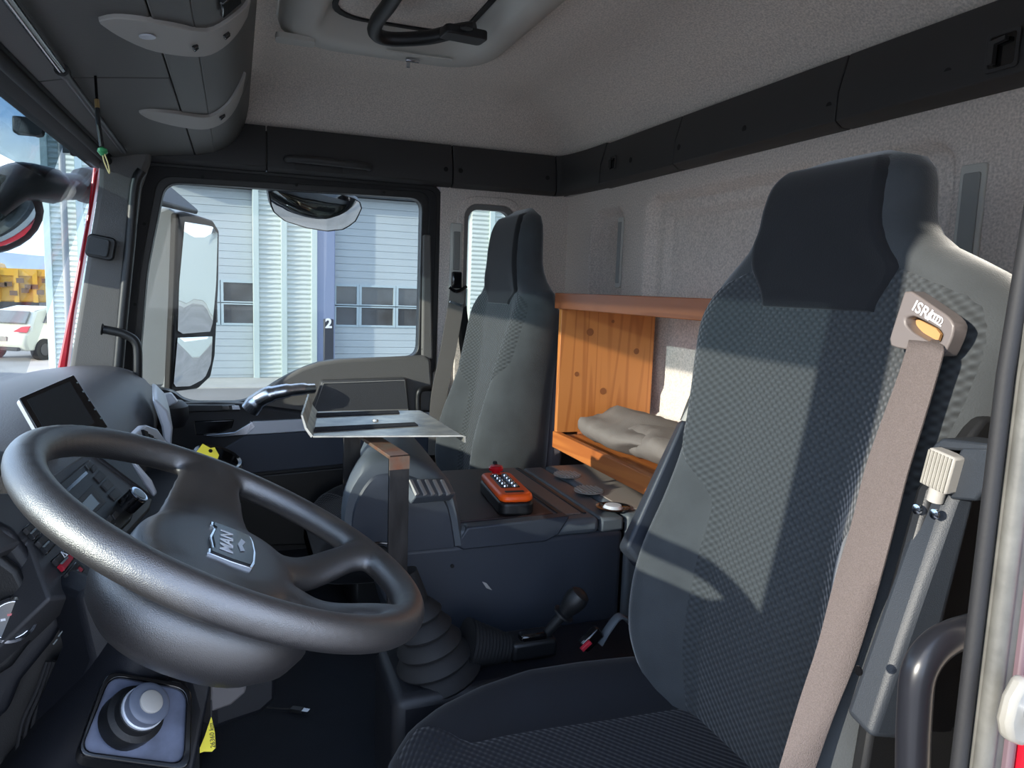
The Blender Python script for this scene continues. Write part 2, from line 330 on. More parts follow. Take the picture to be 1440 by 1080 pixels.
# cream hatchback seen through the windscreen
def car():
    ang = radians(150); ax = V((cos(ang), sin(ang), 0)); sd = V((-sin(ang), cos(ang), 0)); c = gz(GZ, 61, 506)-ax*1.15-sd*.74; c = V((c.x, c.y, GZ)); t = thing('parked_car', 'cream white hatchback parked in front of the yellow truck', 'car', c)
    L = [(-.2, -1.75), (.5, -1.78), (.72, -1.72), (.78, -1.6), (.98, -1.62)]
    # side profile: length axis along -Y (its tail towards +X side of the view); x = half width
    prof = [(1.72, .28), (1.82, .45), (1.80, .72), (1.62, .84), (1.52, .98), (1.18, 1.34), (.6, 1.45), (-.3, 1.42), (-.95, .98), (-1.6, .82), (-1.8, .6), (-1.78, .3)]
    hw = {0: .78, 1: .8, 2: .82, 3: .80, 4: .74, 5: .60, 6: .56, 7: .56, 8: .72, 9: .74, 10: .72, 11: .74}
    # car axis: tail points to the camera side and a little left
    ang = radians(150); ax = V((cos(ang), sin(ang), 0)); sd = V((-sin(ang), cos(ang), 0))
    rings = []
    for s in [-1, -.92, -.5, 0, .5, .92, 1]:
        rings.append([c+ax*p[0]*(1 if abs(s) < .95 else .97)+sd*s*hw[i]+EZ*(p[1]-(0 if abs(s) < .95 else .0)) for i, p in enumerate(prof)])
    MB().loft(rings).ob('body', m_carw, t, bevel=.06, seg=3)
    for sx_ in (1.18, -1.15):
        for s in (1, -1):
            wc = c+ax*sx_+sd*s*.74+EZ*.29; MB().cyl(wc-sd*.1, wc+sd*.1, .3, n=24).ob('wheel', m_rub, t); MB().cyl(wc-sd*.11, wc+sd*.11, .17, n=10).ob('hub_cap', mat('hub', (60, 60, 62), .4), t)
    # rear window, lamps, plate
    MB().prism([c+ax*1.56+sd*s*.62+EZ*1.0 for s in (-1, 1)]+[c+ax*1.25+sd*s*.5+EZ*1.30 for s in (1, -1)], ax*.03+EZ*.03).ob('rear_window', m_bwin, t)
    for s in (-1, 1):
        MB().prism([c+ax*1.80+sd*s*.45+EZ*.80, c+ax*1.70+sd*s*.79+EZ*.78, c+ax*1.58+sd*s*.80+EZ*.95, c+ax*1.66+sd*s*.6+EZ*.93], ax*.05+sd*s*.02).ob('tail_lamp', m_tail, t, bevel=.01)
        MB().prism([c+sd*s*.62+ax*1.1+EZ*1.02, c+sd*s*.62+ax*.2+EZ*1.0, c+sd*s*.56+ax*.2+EZ*1.32, c+sd*s*.56+ax*.8+EZ*1.32], sd*s*.16).ob('side_window', m_bwin, t)
    MB().box(c+ax*1.83+EZ*.6, (.01, .26, .06), (ax, sd, EZ)).ob('number_plate', m_white, t); MB().box(c+ax*1.80+EZ*.33, (.06, .6, .05), (ax, sd, EZ)).ob('bumper_strip', m_rub, t, bevel=.02)
car()
def truck():
    c = gz(GZ, 30, 447); c = V((gx(38, 30, 440).x, gx(38, 20, 440).y, GZ)); t = thing('tipper_truck', 'yellow tipper truck body parked far beyond the cream car', 'truck', c)
    y1 = gx(38, -60, 400).y; y0 = gx(38, 71, 400).y; zb = gx(38, 40, 424).z; zt = gx(38, 40, 380).z
    MB().bb(37, 40, y0, y1, zb, zt).ob('tipper_body', m_yelv, t, bevel=.08)
    MB().bb(36.9, 37, y0-.05, y1, zt-.25, zt+.05).ob('top_rail', m_yelv, t)
    n = 5
    for k in range(n): yy = y0+(y1-y0)*(k+.5)/n; MB().bb(36.85, 37, yy-.09, yy+.09, zb, zt).ob('rib', m_yelv, t)
    yc = gx(38, 44, 400).y
    random.seed(3)
    for k in range(9): MB().box((36.83, yc+.8-.2*k+random.uniform(-.05, .05), (zb+zt)/2+random.uniform(-.35, .35)), (.01, .14, .10)).ob('side_emblem', mat('emblem_brown', (92, 62, 30), .5) if k == 0 else bpy.data.materials['emblem_brown'], t)
    MB().bb(37.2, 39.8, y0+.3, y1, GZ+.7, zb).ob('chassis', m_black, t)
    for yy in (y0+1.0, y0+2.4, y1-1.5): MB().cyl((37, yy, GZ+.5), (37.5, yy, GZ+.5), .5, n=20).ob('wheel', m_rub, t)
    MB().bb(37, 40, y1-1.4, y1+1.0, GZ+.8, zt+.3).ob('cab', m_yelv, t, bevel=.2)
truck()
hl = MB()
random.seed(5); pts = []
for k in range(61):
    a = radians(-40+80*k/60*1.4); R_ = 600; pts.append((R_*cos(a), R_*sin(a), 1+9+4*sin(k*.7)+3*random.random()))
hl.add([(p[0], p[1], GZ-5) for p in pts]+pts, [(i, i+1, 62+i, 61+i) for i in range(60)]); struct(hl.ob('hills', m_snow, smooth=False, open=True, solid=4))

# ================================================================== CAB SHELL
FZ = .08
fl = MB().bb(-.12, 2.2, -.1, 1.62, FZ-.05, FZ).ob('floor', m_carpet, smooth=False); struct(fl)
# rear wall with pressed recesses
def rbox(x, z, x0, x1, z0, z1, r=.05, e=.016):
    dx = abs(x-(x0+x1)/2)-(x1-x0)/2+r; dz = abs(z-(z0+z1)/2)-(z1-z0)/2+r
    d = math.hypot(max(dx, 0), max(dz, 0))+min(max(dx, dz), 0)-r
    return sm(.5-d/e)
vs_, fs_ = [], []; NX, NZ = 220, 150
for i in range(NX+1):
    for j in range(NZ+1):
        x = -.12+2.32*i/NX; z = FZ+(1.53-FZ)*j/NZ
        d = .034*rbox(x, z, .50, 1.52, .64, 1.285)+.014*rbox(x, z, .56, 1.46, .70, 1.235)+.032*rbox(x, z, 1.67, 1.89, .70, 1.27)+.01*rbox(x, z, 1.72, 1.86, .74, 1.235)
        vs_.append((x, -d, z))
for i in range(NX):
    for j in range(NZ): a = i*(NZ+1)+j; fs_.append((a, a+NZ+1, a+NZ+2, a+1))
struct(mesh('wall_rear', vs_, fs_, m_wall, open=True, ang=80))
MB().bb(-.12, 2.2, -.12, -.06, FZ, 1.6).ob('wall_rear_shell', m_red, smooth=False)['kind'] = 'structure'
# passenger side panel with the small fixed window
q0 = gx(XW, 660, 293); q1 = gx(XW, 719, 299)
yA, yB, zT, zB = q0.y, q1.y, q0.z, .66
def loopx(X, y0, y1, z0, z1, r, n=5): return [V((X, (y0+y1)/2+p[0], (z0+z1)/2+p[1])) for p in rr(y1-y0, z1-z0, r, n)]
wp = thing('wall_passenger', 'felt-lined side panel behind the passenger door', None, (XW, .24, FZ), kind='structure')
del_ = frame(loopx(XW, -.02, .492, FZ, 1.40, .004), loopx(XW, yB-.02, yA+.02, zB-.02, zT+.02, .05), (.06, 0, 0)); del_.ob('side_panel', m_wall, wp)
frame(loopx(XW-.008, yB-.045, yA+.045, zB-.05, zT+.045, .07), loopx(XW-.008, yB-.018, yA+.018, zB-.018, zT+.018, .05), (.01, 0, 0)).ob('window_surround', m_wall, wp, bevel=.004)
frame(loopx(XW+.01, yB-.018, yA+.018, zB-.018, zT+.018, .05), loopx(XW+.01, yB, yA, zB, zT, .04), (.03, 0, 0)).ob('window_seal', mat('grey_seal', (120, 118, 116), .6), wp)
wg = MB().bb(XW+.03, XW+.034, yB, yA, zB, zT).ob('window_1', m_glass, smooth=False); struct(wg)
MB().bb(XW+.056, XW+.12, .425, .542, FZ, 1.45).ob('outer_pillar', m_black, wp)
# belt height adjuster on the pillar
ad = gx(XW, 641, 322); ad2 = gx(XW, 641, 400)
MB().box((XW-.008, ad.y, (ad.z+ad2.z)/2), (.008, .022, (ad.z-ad2.z)/2+.02)).ob('belt_slider_track', m_hatch, wp, bevel=.006)
MB().box((XW-.018, ad.y, (ad.z+ad2.z)/2+.02), (.004, .012, (ad.z-ad2.z)/2-.03)).ob('slider_slot', mat('slot_grey', (128, 127, 124), .5), wp, bevel=.003)

# ceiling: one felt skin rising from the trim to the roof
def ceil_z(x, y):
    def s(d, w_=.26): d = max(0, min(1, d/w_)); return (1-(1-d)**2.2)
    return 1.482+.145*min(s(XW-x+.01), s(x+.06), s(y+.01, .30), 1)
vs_, fs_ = [], []; NX, NY = 90, 70
for i in range(NX+1):
    for j in range(NY+1):
        x = -.08+2.2*i/NX; y = -.02+1.62*j/NY; vs_.append((x, y, ceil_z(x, y)))
for i in range(NX):
    for j in range(NY): a = i*(NY+1)+j; fs_.append((a, a+NY+1, a+NY+2, a+1))
struct(mesh('ceiling', vs_, fs_, m_ceil, open=True, ang=80))
MB().bb(-.14, 2.25, -.12, 1.75, 1.66, 1.70).ob('roof_shell', m_red, smooth=False)['kind'] = 'structure'
# dark trim band, passenger side (trim_1) and rear (trim_2)
def band_prof(d, z0=1.35, z1=1.492): return [(0, z0), (d*.6, z0), (d, z0+.012), (d*.95, z0+.07), (d*.5, z1), (0, z1)]
t1 = thing('trim_1', None, None, (XW, .7, 1.35), kind='structure')
segs = [(.055, .292), (.296, .628), (.632, 1.055), (1.059, 1.62)]
yy = [gx(2.06, 783, 250).y, gx(2.06, 637, 240).y, gx(2.06, 375, 210).y]
segs = [(yy[0]+.002, yy[1]-.002), (yy[1]+.002, yy[2]-.002), (yy[2]+.002, 1.62)]
MB().bb(XW-.02, XW+.02, .0, 1.64, 1.355, 1.476).ob('backing', m_blackg, t1)
for a, b in segs: MB().prism([(XW-p[0], a, p[1]) for p in band_prof(.045)], (0, b-a, 0)).ob('band_panel', m_band, t1, bevel=.002)
def hole(mb, p, n, r=.008): return mb.cyl(V(p)-V(n)*.003, V(p)+V(n)*.0012, r, n=12)
for px, py in ((627, 238), (648, 240), (770, 250)): hole(MB(), gx(XW-.0435, px, py), (-1, 0, 0)).ob('screw', m_hole, t1)
# grab handle above the passenger window
h0, h1 = gx(XW-.075, 402, 222), gx(XW-.075, 520, 233)
gh = thing('grab_handle', 'dark grey grab handle above the passenger window', 'handle', gx(XW-.04, 460, 240))
a_ = gx(XW-.05, 404, 224); b_ = gx(XW-.05, 519, 236)
MB().tube(cat([a_, a_+V((-.02, -.012, 0)), a_.lerp(b_, .3)+V((-.03, 0, 0)), a_.lerp(b_, .7)+V((-.03, 0, 0)), b_+V((-.02, .012, 0)), b_], 5), .0135, 10, .9).ob('grip', m_band, gh)
MB().box((XW-.045, (a_.y*.62+b_.y*.38), a_.z-.012), (.002, .075, .018)).ob('finger_recess', m_black, gh, bevel=.001)
t2 = thing('trim_2', None, None, (1.05, 0, 1.35), kind='structure')
xs = [gy(.04, 845, 240).x, gy(.04, 950, 200).x, gy(.04, 1180, 130).x]
segs = [(xs[0]-.002, xs[1]+.002), (xs[1]-.002, xs[2]+.002), (xs[2]-.002, -.1)]
MB().bb(-.1, XW, -.03, .02, 1.352, 1.472).ob('backing', m_blackg, t2)
for a, b in segs: MB().prism([(a, p[0], p[1]-.004) for p in band_prof(.045)], (b-a, 0, 0)).ob('band_panel', m_band, t2, bevel=.002)
# rounded corner piece
x_, y_ = xs[0]+.002, yy[0]-.002; rings = []
cx_, cy_ = x_, y_
for k in range(9):
    a = radians(90*k/8)
    ring = []
    for d, z in band_prof(.045):
        rx = (XW-x_)-d; ry = y_-d
        # from the rear band (k=0) to the side band (k=8)
        e_ = 2.0; cc, ss = cos(a), sin(a); px_ = x_+rx*(ss**(2/e_)); py_ = y_-ry*(cc**(2/e_))
        ring.append((px_, py_, z))
    rings.append(ring)
MB().loft(rings).ob('corner_panel', m_band, t2, ang=60)
for px, py in ((887, 225), (955, 207), (1047, 181), (1166, 149), (1333, 102)): hole(MB(), gy(.0425, px, py), (0, 1, 0)).ob('screw', m_hole, t2)
def hook(px, py, s):
    p = gy(.044, px, py); h = thing('coat_hook', 'black coat hook recessed in the rear trim near the %s' % ('passenger corner' if px < 1000 else 'driver door'), 'hook', p, 'coat hooks in the rear trim')
    o_ = fr(p, EX, EZ, rr(.055*s, .06*s, .006)); i_ = fr(p, EX, EZ, rr(.044*s, .048*s, .005)); frame(o_, i_, (0, .004, 0)).ob('surround', m_band, h, bevel=.001)
    MB().box(p+V((0, .001, 0)), (.022*s, .001, .024*s)).ob('recess', m_blackg, h)
    MB().prism(fr(p+V((0, .003, 0)), EX, EZ, [(.016*s, .016*s), (-.010*s, .019*s), (-.010*s, .012*s), (.008*s, .010*s), (.008*s, -.02*s), (.016*s, -.02*s)]), (0, .01, 0)).ob('hook', m_band, h, bevel=.001)
hook(862, 229, .75); hook(1411, 71, 1.0)
# grey vent strips on the rear wall
def strip(px, p0, p1, lab, w_=.024):
    a = gy(-.01, px, p0); b = gy(-.01, px, p1); cz = (a.z+b.z)/2; hh = abs(a.z-b.z)/2
    s = thing('cover_strip', lab, 'trim strip', (a.x, 0, b.z), 'grey strips on the rear wall'); slab((a.x, .004, cz), V((-1, 0, 0)), EZ, w_*2, hh*2, .012, .006).ob('base', m_hatch, s, bevel=.002)
    slab((a.x, .0065, cz), V((-1, 0, 0)), EZ, w_*1.3, hh*2-.03, .004, .004).ob('insert', mat('strip_grey', (146, 147, 144), .5), s, bevel=.001)
strip(1378, 231, 440, 'long grey cover strip on the rear wall behind the driver seat'); strip(878, 306, 405, 'grey cover strip on the rear wall above the left shelf end', .016)

# driver side: lower sill, rear quarter, B-pillar, header
dv = thing('wall_driver', None, None, (-.05, .3, FZ), kind='structure')
MB().bb(-.09, -.05, -.05, .56, FZ-.3, 1.5).ob('side_panel', m_wall, dv)
MB().bb(-.09, -.03, -.05, 1.62, 1.40, 1.52).ob('door_header', m_band, dv, bevel=.005)
MB().bb(-.12, -.05, .5, 1.7, -.3, FZ-.01).ob('sill', m_black, dv, bevel=.01)
pe = gx(-.1, 1416, 540).y
bp_ = thing('trim_3', None, None, (-.1, pe, 0), kind='structure')
MB().tube([(-.095, pe-.004-s_, z) for z, s_ in ((-.4, 0), (.3, 0), (.95, .0), (1.4, .03))], .006, 12).ob('seal', m_rub, bp_)
MB().tube([(-.106, pe-.016-s_, z) for z, s_ in ((-.4, 0), (.3, 0), (.95, .0), (1.4, .03))], .0075, 12).ob('seal', m_rub2, bp_)
MB().bb(-.112, -.096, pe-.036, pe-.010, -.4, 1.4).ob('sill_flange', m_rub2, bp_, bevel=.004)
MB().bb(-.118, -.108, pe-.036, pe-.028, -.4, 1.4).ob('seal', mat('purple_grey_seal', (92, 74, 80), .5), bp_, bevel=.003)
MB().bb(-.135, -.10, pe-.30, pe-.037, -.5, 1.5).ob('body_panel', m_red, bp_, bevel=.012)
st = thing('door_striker', 'cream white striker catch on the red door pillar', 'catch', gx(-.14, 1432, 1015))
p = gx(-.14, 1434, 1012); mb = MB().prism([p+V((0, a*.5, b*.5)) for a, b in ((.014, .03), (.02, -.005), (.01, -.035), (-.02, -.05), (-.05, -.03), (-.05, .05), (-.005, .06))], (.012, 0, 0)); mb.ob('catch_plate', m_white, st, bevel=.004)
MB().cyl(p+V((-.012, -.012, .005)), p+V((.005, -.012, .005)), .009, n=16).ob('bolt', m_chrome, st)
m_bar = mat('bar_black', (30, 31, 36), .3)
gb = thing('entry_grab_bar', 'black tubular entry grab bar beside the driver seat base', 'handle', gx(-.03, 1290, 1060))
MB().tube(cat([gx(-.045, 1440, 868), gx(-.035, 1375, 884), gx(-.03, 1325, 902), gx(-.03, 1294, 940), gx(-.03, 1286, 1000), gx(-.03, 1283, 1090), gx(-.03, 1280, 1250)], 6), .0145, 14).ob('bar', m_bar, gb)

# ------------------------------------------------------------------ overhead console
OP = [(1.12, 1.615), (1.125, 1.54), (1.145, 1.47), (1.18, 1.42), (1.225, 1.392), (1.28, 1.378), (1.36, 1.370), (1.44, 1.360), (1.50, 1.345)]
OPc = [V((0, a, b)) for a, b in OP]
oc = thing('overhead_console', 'dark grey overhead storage console above the windscreen', 'console', (1.05, 1.35, 1.36))
def osec(x0, x1, i0, i1, name, m=m_over, lift=0, th=.02):
    pts = cat(OPc[i0:i1+1], 5); n = []
    for k, p_ in enumerate(pts):
        t = pts[min(k+1, len(pts)-1)]-pts[max(k-1, 0)]; n.append(V((0, t.z, -t.y)).normalized())
    prof = [p_+n_*lift for p_, n_ in zip(pts, n)]+[p_-n_*th for p_, n_ in reversed(list(zip(pts, n)))]
    return MB().prism([V((x0, q_.y, q_.z)) for q_ in prof], (x1-x0, 0, 0)).ob(name, m, oc, bevel=.0025, ang=35)
sxm = gz(1.375, 130, 100).x
osec(-.03, 1.58, 0, 4, 'front_face'); osec(1.584, XW-.01, 0, 4, 'front_face')
for a, b in ((-.03, sxm-.002), (sxm+.002, XW-.01)):
    pts = cat(OPc[5:9], 5); 
    mb = MB().prism([(a, 1.283, 1.379), (a, 1.36, 1.370), (a, 1.44, 1.360), (a, 1.50, 1.345), (a, 1.50, 1.39), (a, 1.283, 1.40)], (b-a, 0, 0)); mb.ob('underside_panel', m_over, oc, bevel=.0025)
osec(-.03, XW-.01, 4, 5, 'lower_edge')
MB().bb(-.03, XW-.04, 1.30, 1.60, 1.40, 1.48).ob('inner_box', m_blackg, oc, smooth=False)
def hitp(px, py, lift=.004):
    d = ray(px, py); best = None; P = cat(OPc, 5)
    for a, b in zip(P, P[1:]):
        n = V((0, b.z-a.z, -(b.y-a.y))).normalized(); den = d.dot(n)
        if abs(den) < 1e-6: continue
        t = (a-CAM).dot(n)/den; h = CAM+d*t
        s_ = (h-V((h.x, a.y, a.z))).dot(b-a)/(b-a).length_squared
        if -.02 <= s_ <= 1.02 and t > 0 and (best is None or t < best[0]): best = (t, h, n if n.dot(-d) > 0 else -n)
    return None if best is None else best[1]+best[2]*lift
def crescent(top, bot, lab, dots):
    def res(ch, n=22):
        P = cat([V((x, y, 0)) for x, y in ch], 6); o = []
        for k in range(n): f_ = k/(n-1)*(len(P)-1); i = min(int(f_), len(P)-2); o.append(P[i].lerp(P[i+1], f_-i))
        return o
    T, B = res(top), res(bot); A = [hitp(p_.x, p_.y, .006) for p_ in T]; C_ = [hitp(p_.x, p_.y, .006) for p_ in B]
    A2 = [hitp(p_.x, p_.y, -.004) for p_ in T]; C2 = [hitp(p_.x, p_.y, -.004) for p_ in B]
    rows = [(a, c, c2, a2) for a, c, c2, a2 in zip(A, C_, C2, A2) if a and c and c2 and a2]
    cr_ = thing('lamp_trim', lab, 'lamp', rows[0][0], 'lamp trims on the overhead console'); MB().loft(rows).ob('housing', m_lgrey, cr_, bevel=.0015)
    for (px, py, w_, h_) in dots:
        p_ = hitp(px, py, .008)
        if p_: MB().box(p_, (w_, h_, .003), (EX, V((0, .7, -.7)), V((0, .7, .7)))).ob('switch', m_blackg, cr_, bevel=.001)
    return cr_
c1 = crescent([(138, 24), (160, 20), (200, 24), (245, 33), (290, 40), (315, 28), (342, 6), (350, -12)], [(140, 28), (165, 45), (205, 64), (245, 73), (285, 75), (310, 64), (330, 44), (344, 20)], 'light grey reading lamp trim on the overhead console, the nearer of two', [(272, 60, .009, .005), (314, 44, .007, .006)])
p_ = hitp(206, 44, .007); 
if p_: MB().lathe(p_, (0, -.1, -1), [(.012, 0), (.012, .002), (.005, .003)], 16).ob('lens', m_satin, c1)
crescent([(195, 155), (212, 153), (250, 157), (290, 162), (315, 148), (333, 122), (343, 100)], [(197, 157), (212, 165), (250, 175), (287, 179), (312, 170), (328, 152), (338, 128)], 'light grey lamp trim on the overhead console, the farther of two', [(310, 160, .01, .008)])
mb = MB().box(hitp(320, -2, .006), (.03, .02, .004), (EX, V((0, .7, -.7)), V((0, .7, .7)))); mb.ob('display', m_screen, oc, bevel=.002)
# sun blind rod
sr = thing('sun_blind_rod', 'black sun blind rod along the windscreen header', 'rod', gz(1.345, 85, 100))
a, b, c = gz(1.345, 5, -12), gz(1.345, 88, 100), gz(1.345, 174, 213)
MB().cyl(a, b, .0085, n=14).ob('tube', m_blackg, sr); MB().cyl(b, c, .0075, n=14).ob('tube', m_black, sr); MB().cyl(b+(a-b)*.03, b-(a-b)*.03, .0115, n=14).ob('sleeve', m_black, sr)
# hanging charm
ch = thing('hanging_charm', 'beaded cord charm with a green stone hanging from the overhead console', 'charm', gz(1.365, 134, 106))
a = gz(1.365, 134, 106); zl = lambda py: a+V((.0, -.004, 0))*0+EZ*(-(py-106)/FPX*(a-CAM).dot(cF))
def hp(px, py): d = ray(px, py); n = cF; return CAM+d*((a-CAM).dot(n)/d.dot(n))
MB().cyl(hp(134, 106), hp(137, 150), .0025, n=8).ob('cord', m_blackg, ch)
MB().cyl(hp(136, 140), hp(137, 152), .0042, n=8).ob('clasp', mat('gold', (200, 170, 120), .3, metal=.8), ch)
MB().tube(cat([hp(137, 152), hp(138, 172), hp(141, 190), hp(143, 206)], 4), .004, 8).ob('braid', m_black, ch)
MB().lathe(hp(144, 206), (0, 0, -1), [(.001, 0), (.008, .004), (.009, .010), (.004, .016), (.001, .018)], 12).ob('bead', mat('green_bead', (60, 140, 90), .3), ch)
MB().tube(cat([hp(144, 212), hp(146, 226), hp(154, 244), hp(152, 230), hp(146, 214)], 4), .0012, 6).ob('loop', mat('straw', (206, 190, 130), .5), ch)

# ------------------------------------------------------------------ roof hatch
rh = thing('roof_hatch', 'beige roof hatch with pale frame and black lever in the ceiling', 'hatch', (1.1, .78, 1.6))
def rloop(x0, x1, y0, y1, r, z, n=6): return [V(((x0+x1)/2+p_[0], (y0+y1)/2+p_[1], z)) for p_ in rr(x1-x0, y1-y0, r, n)]
rg = [rloop(.56, 1.57, .51, 1.075, .13, 1.632), rloop(.57, 1.56, .52, 1.065, .13, 1.602), rloop(.60, 1.53, .545, 1.035, .12, 1.586), rloop(.66, 1.47, .585, 1.0, .10, 1.580), rloop(.70, 1.43, .61, .98, .09, 1.588), rloop(.745, 1.385, .635, .96, .08, 1.63)]
MB().loft(rg, cap=False).ob('frame', m_hatch, rh, open=False, ang=60)
MB().prism(rloop(.73, 1.40, .62, .97, .05, 1.625), (0, 0, .03)).ob('hatch_panel', m_ceil, rh)
for a_, b_ in ((rloop(.745, 1.385, .635, .96, .08, 1.620), rloop(.757, 1.373, .647, .948, .08, 1.620)),): frame(a_, b_, (0, 0, .006)).ob('hatch_seal', m_rub, rh)
zz = 1.57
MB().tube(cat([gz(zz, 575, -40), gz(zz, 548, 5), gz(zz, 530, 30), gz(zz-.005, 528, 47), gz(zz-.005, 550, 55), gz(zz, 600, 53), gz(zz+.005, 640, 44), gz(zz+.008, 668, 40)], 6), .016, 12).ob('lever', m_black, rh)
slab(gz(zz+.004, 652, 42), V((.1, -1, 0)).normalized(), V((1, .1, 0)).normalized(), .10, .055, .02, .012).ob('lock_housing', m_black, rh, bevel=.003)
MB().lathe(gz(zz-.004, 656, 38)+V((0, 0, .0)), (0, 0, -1), [(.014, 0), (.014, .004), (.005, .006)], 20).ob('lock_knob', m_black, rh)
slab(gz(1.578, 590, 78), V((0, -1, 0)), V((1, 0, 0)), .17, .018, .003, .002).ob('clip_plate', m_hatch, rh)
MB().box(gz(1.575, 580, 85), (.006, .018, .004)).ob('catch', m_chrome, rh, bevel=.002); MB().box(gz(1.565, 574, 90), (.004, .004, .008)).ob('catch_pin', m_chrome, rh)
slab(gz(1.585, 415, 52), V((0, -1, 0)), V((1, 0, 0)), .09, .05, .012, .01).ob('frame_tab', m_hatch, rh)

# ------------------------------------------------------------------ A pillar, windscreen
pt = lambda px, py, X=XW: gx(X, px, py)
ap = thing('trim_4', None, None, (XW, 1.6, .7), kind='structure')
outl = [(150, 232), (212, 236), (196, 262), (186, 330), (178, 420), (170, 500), (162, 575), (80, 575), (92, 510), (108, 430), (120, 350), (136, 260)]
MB().prism([pt(*q_, X=2.02) for q_ in [(140, 190), (214, 190), (210, 228), (198, 262), (189, 330), (180, 420), (172, 500), (163, 600), (84, 600), (100, 500), (113, 420), (127, 330), (138, 262)]], (.05, 0, 0)).ob('pillar_cover', mat('pillar_felt', (98, 96, 94), .85, bump=.4, bscale=400), ap, bevel=.014, seg=3)
MB().prism([pt(*q_, X=2.115) for q_ in [(133, 215), (141, 225), (132, 280), (104, 440), (88, 560), (78, 600), (60, 600), (76, 540), (104, 400), (124, 290)]], (.05, 0, 0)).ob('outer_pillar', m_red, ap, bevel=.006)
MB().tube(cat([pt(200, 240, 2.0), pt(190, 262, 2.0), pt(183, 340, 2.0), pt(174, 430, 2.0), pt(166, 520, 2.0), pt(160, 600, 2.0)], 5), .015, 12).ob('seal_tube', m_black, ap)
sb = thing('loudspeaker', 'small square tweeter cover on the windscreen pillar', 'speaker', pt(141, 347, 2.0))
c_ = pt(143, 348, 2.005); upv = (pt(150, 280, 2.0)-pt(130, 400, 2.0)).normalized(); av = upv.cross(EX).normalized()
slab(c_, av, upv, .075, .068, .02, .014).ob('base', m_black, sb, bevel=.004); c2 = pt(139, 347, 1.985)
slab(c2, av, upv, .056, .052, .018, .010).ob('grille', mat('tweeter_mesh', (70, 72, 74), .6, bump=.6, bscale=900, kind='voronoi'), sb, bevel=.003)
# angled grab bar at the pillar
g2 = thing('pillar_grab_bar', 'black bent grab bar rising from the dashboard end', 'handle', pt(190, 545, 1.97))
MB().tube(cat([pt(143, 463, 1.96), pt(155, 465, 1.96), pt(175, 470, 1.96), pt(190, 480, 1.96), pt(194, 500, 1.96), pt(193, 560, 1.96)], 6), [.017, .0165]+[.0125]*29, 12).ob('bar', m_black, g2)
# driver side A pillar and header (cast the shadows on the seat)
dp = thing('trim_5', None, None, (0, 1.6, .6), kind='structure')
MB().prism([(-.115, 1.50, 1.42), (-.02, 1.50, 1.42), (.0, 1.70, .66), (-.14, 1.70, .66)], (0, .07, 0)).ob('pillar_cover', m_black, dp, bevel=.01)
hz = 1.33
hd = MB().prism([(-.05, 1.50, 1.35), (-.05, 1.545, 1.322), (-.05, 1.575, 1.322), (-.05, 1.60, 1.45), (-.05, 1.50, 1.45)], (2.16, 0, 0)).ob('trim_6', m_rub, bevel=.004); struct(hd)
MB().tube([(-.03, 1.515, 1.335), (XW-.04, 1.515, 1.335)], .012, 10).ob('trim_7', m_rub)['kind'] = 'structure'
ws = mesh('window_2', [(-.04, 1.55, 1.34), (XW+.03, 1.55, 1.34), (XW+.03, 1.80, .62), (-.04, 1.80, .62)], [(0, 1, 2, 3)], m_winsh, open=True, smooth=False, solid=.005); struct(ws)
sv = thing('sun_visor', 'tinted translucent outer sun visor above the windscreen', 'visor', (1.0, 1.85, 1.35))
a1, a2 = gy(1.80, 112, 268), gy(1.80, 0, 232)
MB().prism([(-.05, 1.61, 1.43), (1.99, 1.61, 1.43), (2.08, 1.64, 1.37), (2.06, 1.66, 1.30), (1.98, 1.665, 1.268), (-.05, 1.67, 1.258)], (0, .005, 0.003)).ob('blade', m_tint, sv)
brk = gy(1.63, 40, 178)
MB().box(brk, (.02, .03, .02)).ob('bracket', m_black, sv, bevel=.006); MB().cyl(brk+V((-.03, -.02, -.01)), brk+V((.0, -.02, -.01)), .014, n=16).ob('knob', m_black, sv)
# front mirror outside the windscreen
fm = thing('front_mirror', 'round black front mirror seen through the windscreen', 'mirror', gx(2.05, 20, 300))
MB().tube(cat([gx(2.3, 140, 258), gx(2.2, 112, 262), gx(2.1, 80, 262), gx(2.0, 45, 256), gx(1.97, 20, 258), gx(1.96, -15, 285)], 5), [.055]*5+[.04]*6+[.052]*15, 12).ob('arm', m_black, fm)
cc = gx(1.95, -10, 303); nn_ = (V((-.45, -.55, -.35))).normalized(); a_ = nn_.cross(EZ).normalized(); b_ = a_.cross(nn_)
rings = [[cc+nn_*h+a_*cos(t*pi/12)*r_*1.25+b_*sin(t*pi/12)*r_ for t in range(24)] for r_, h in ((.03, -.10), (.08, -.085), (.112, -.04), (.118, 0), (.108, .006))]
MB().loft(rings).ob('housing', m_black, fm, ang=70); rings = [[cc+nn_*h+a_*cos(t*pi/12)*r_*1.25+b_*sin(t*pi/12)*r_ for t in range(24)] for r_, h in ((.100, .004), (.07, .014), (.03, .019), (.002, .02))]
MB().loft(rings).ob('mirror_glass', m_mirror, fm, ang=80)

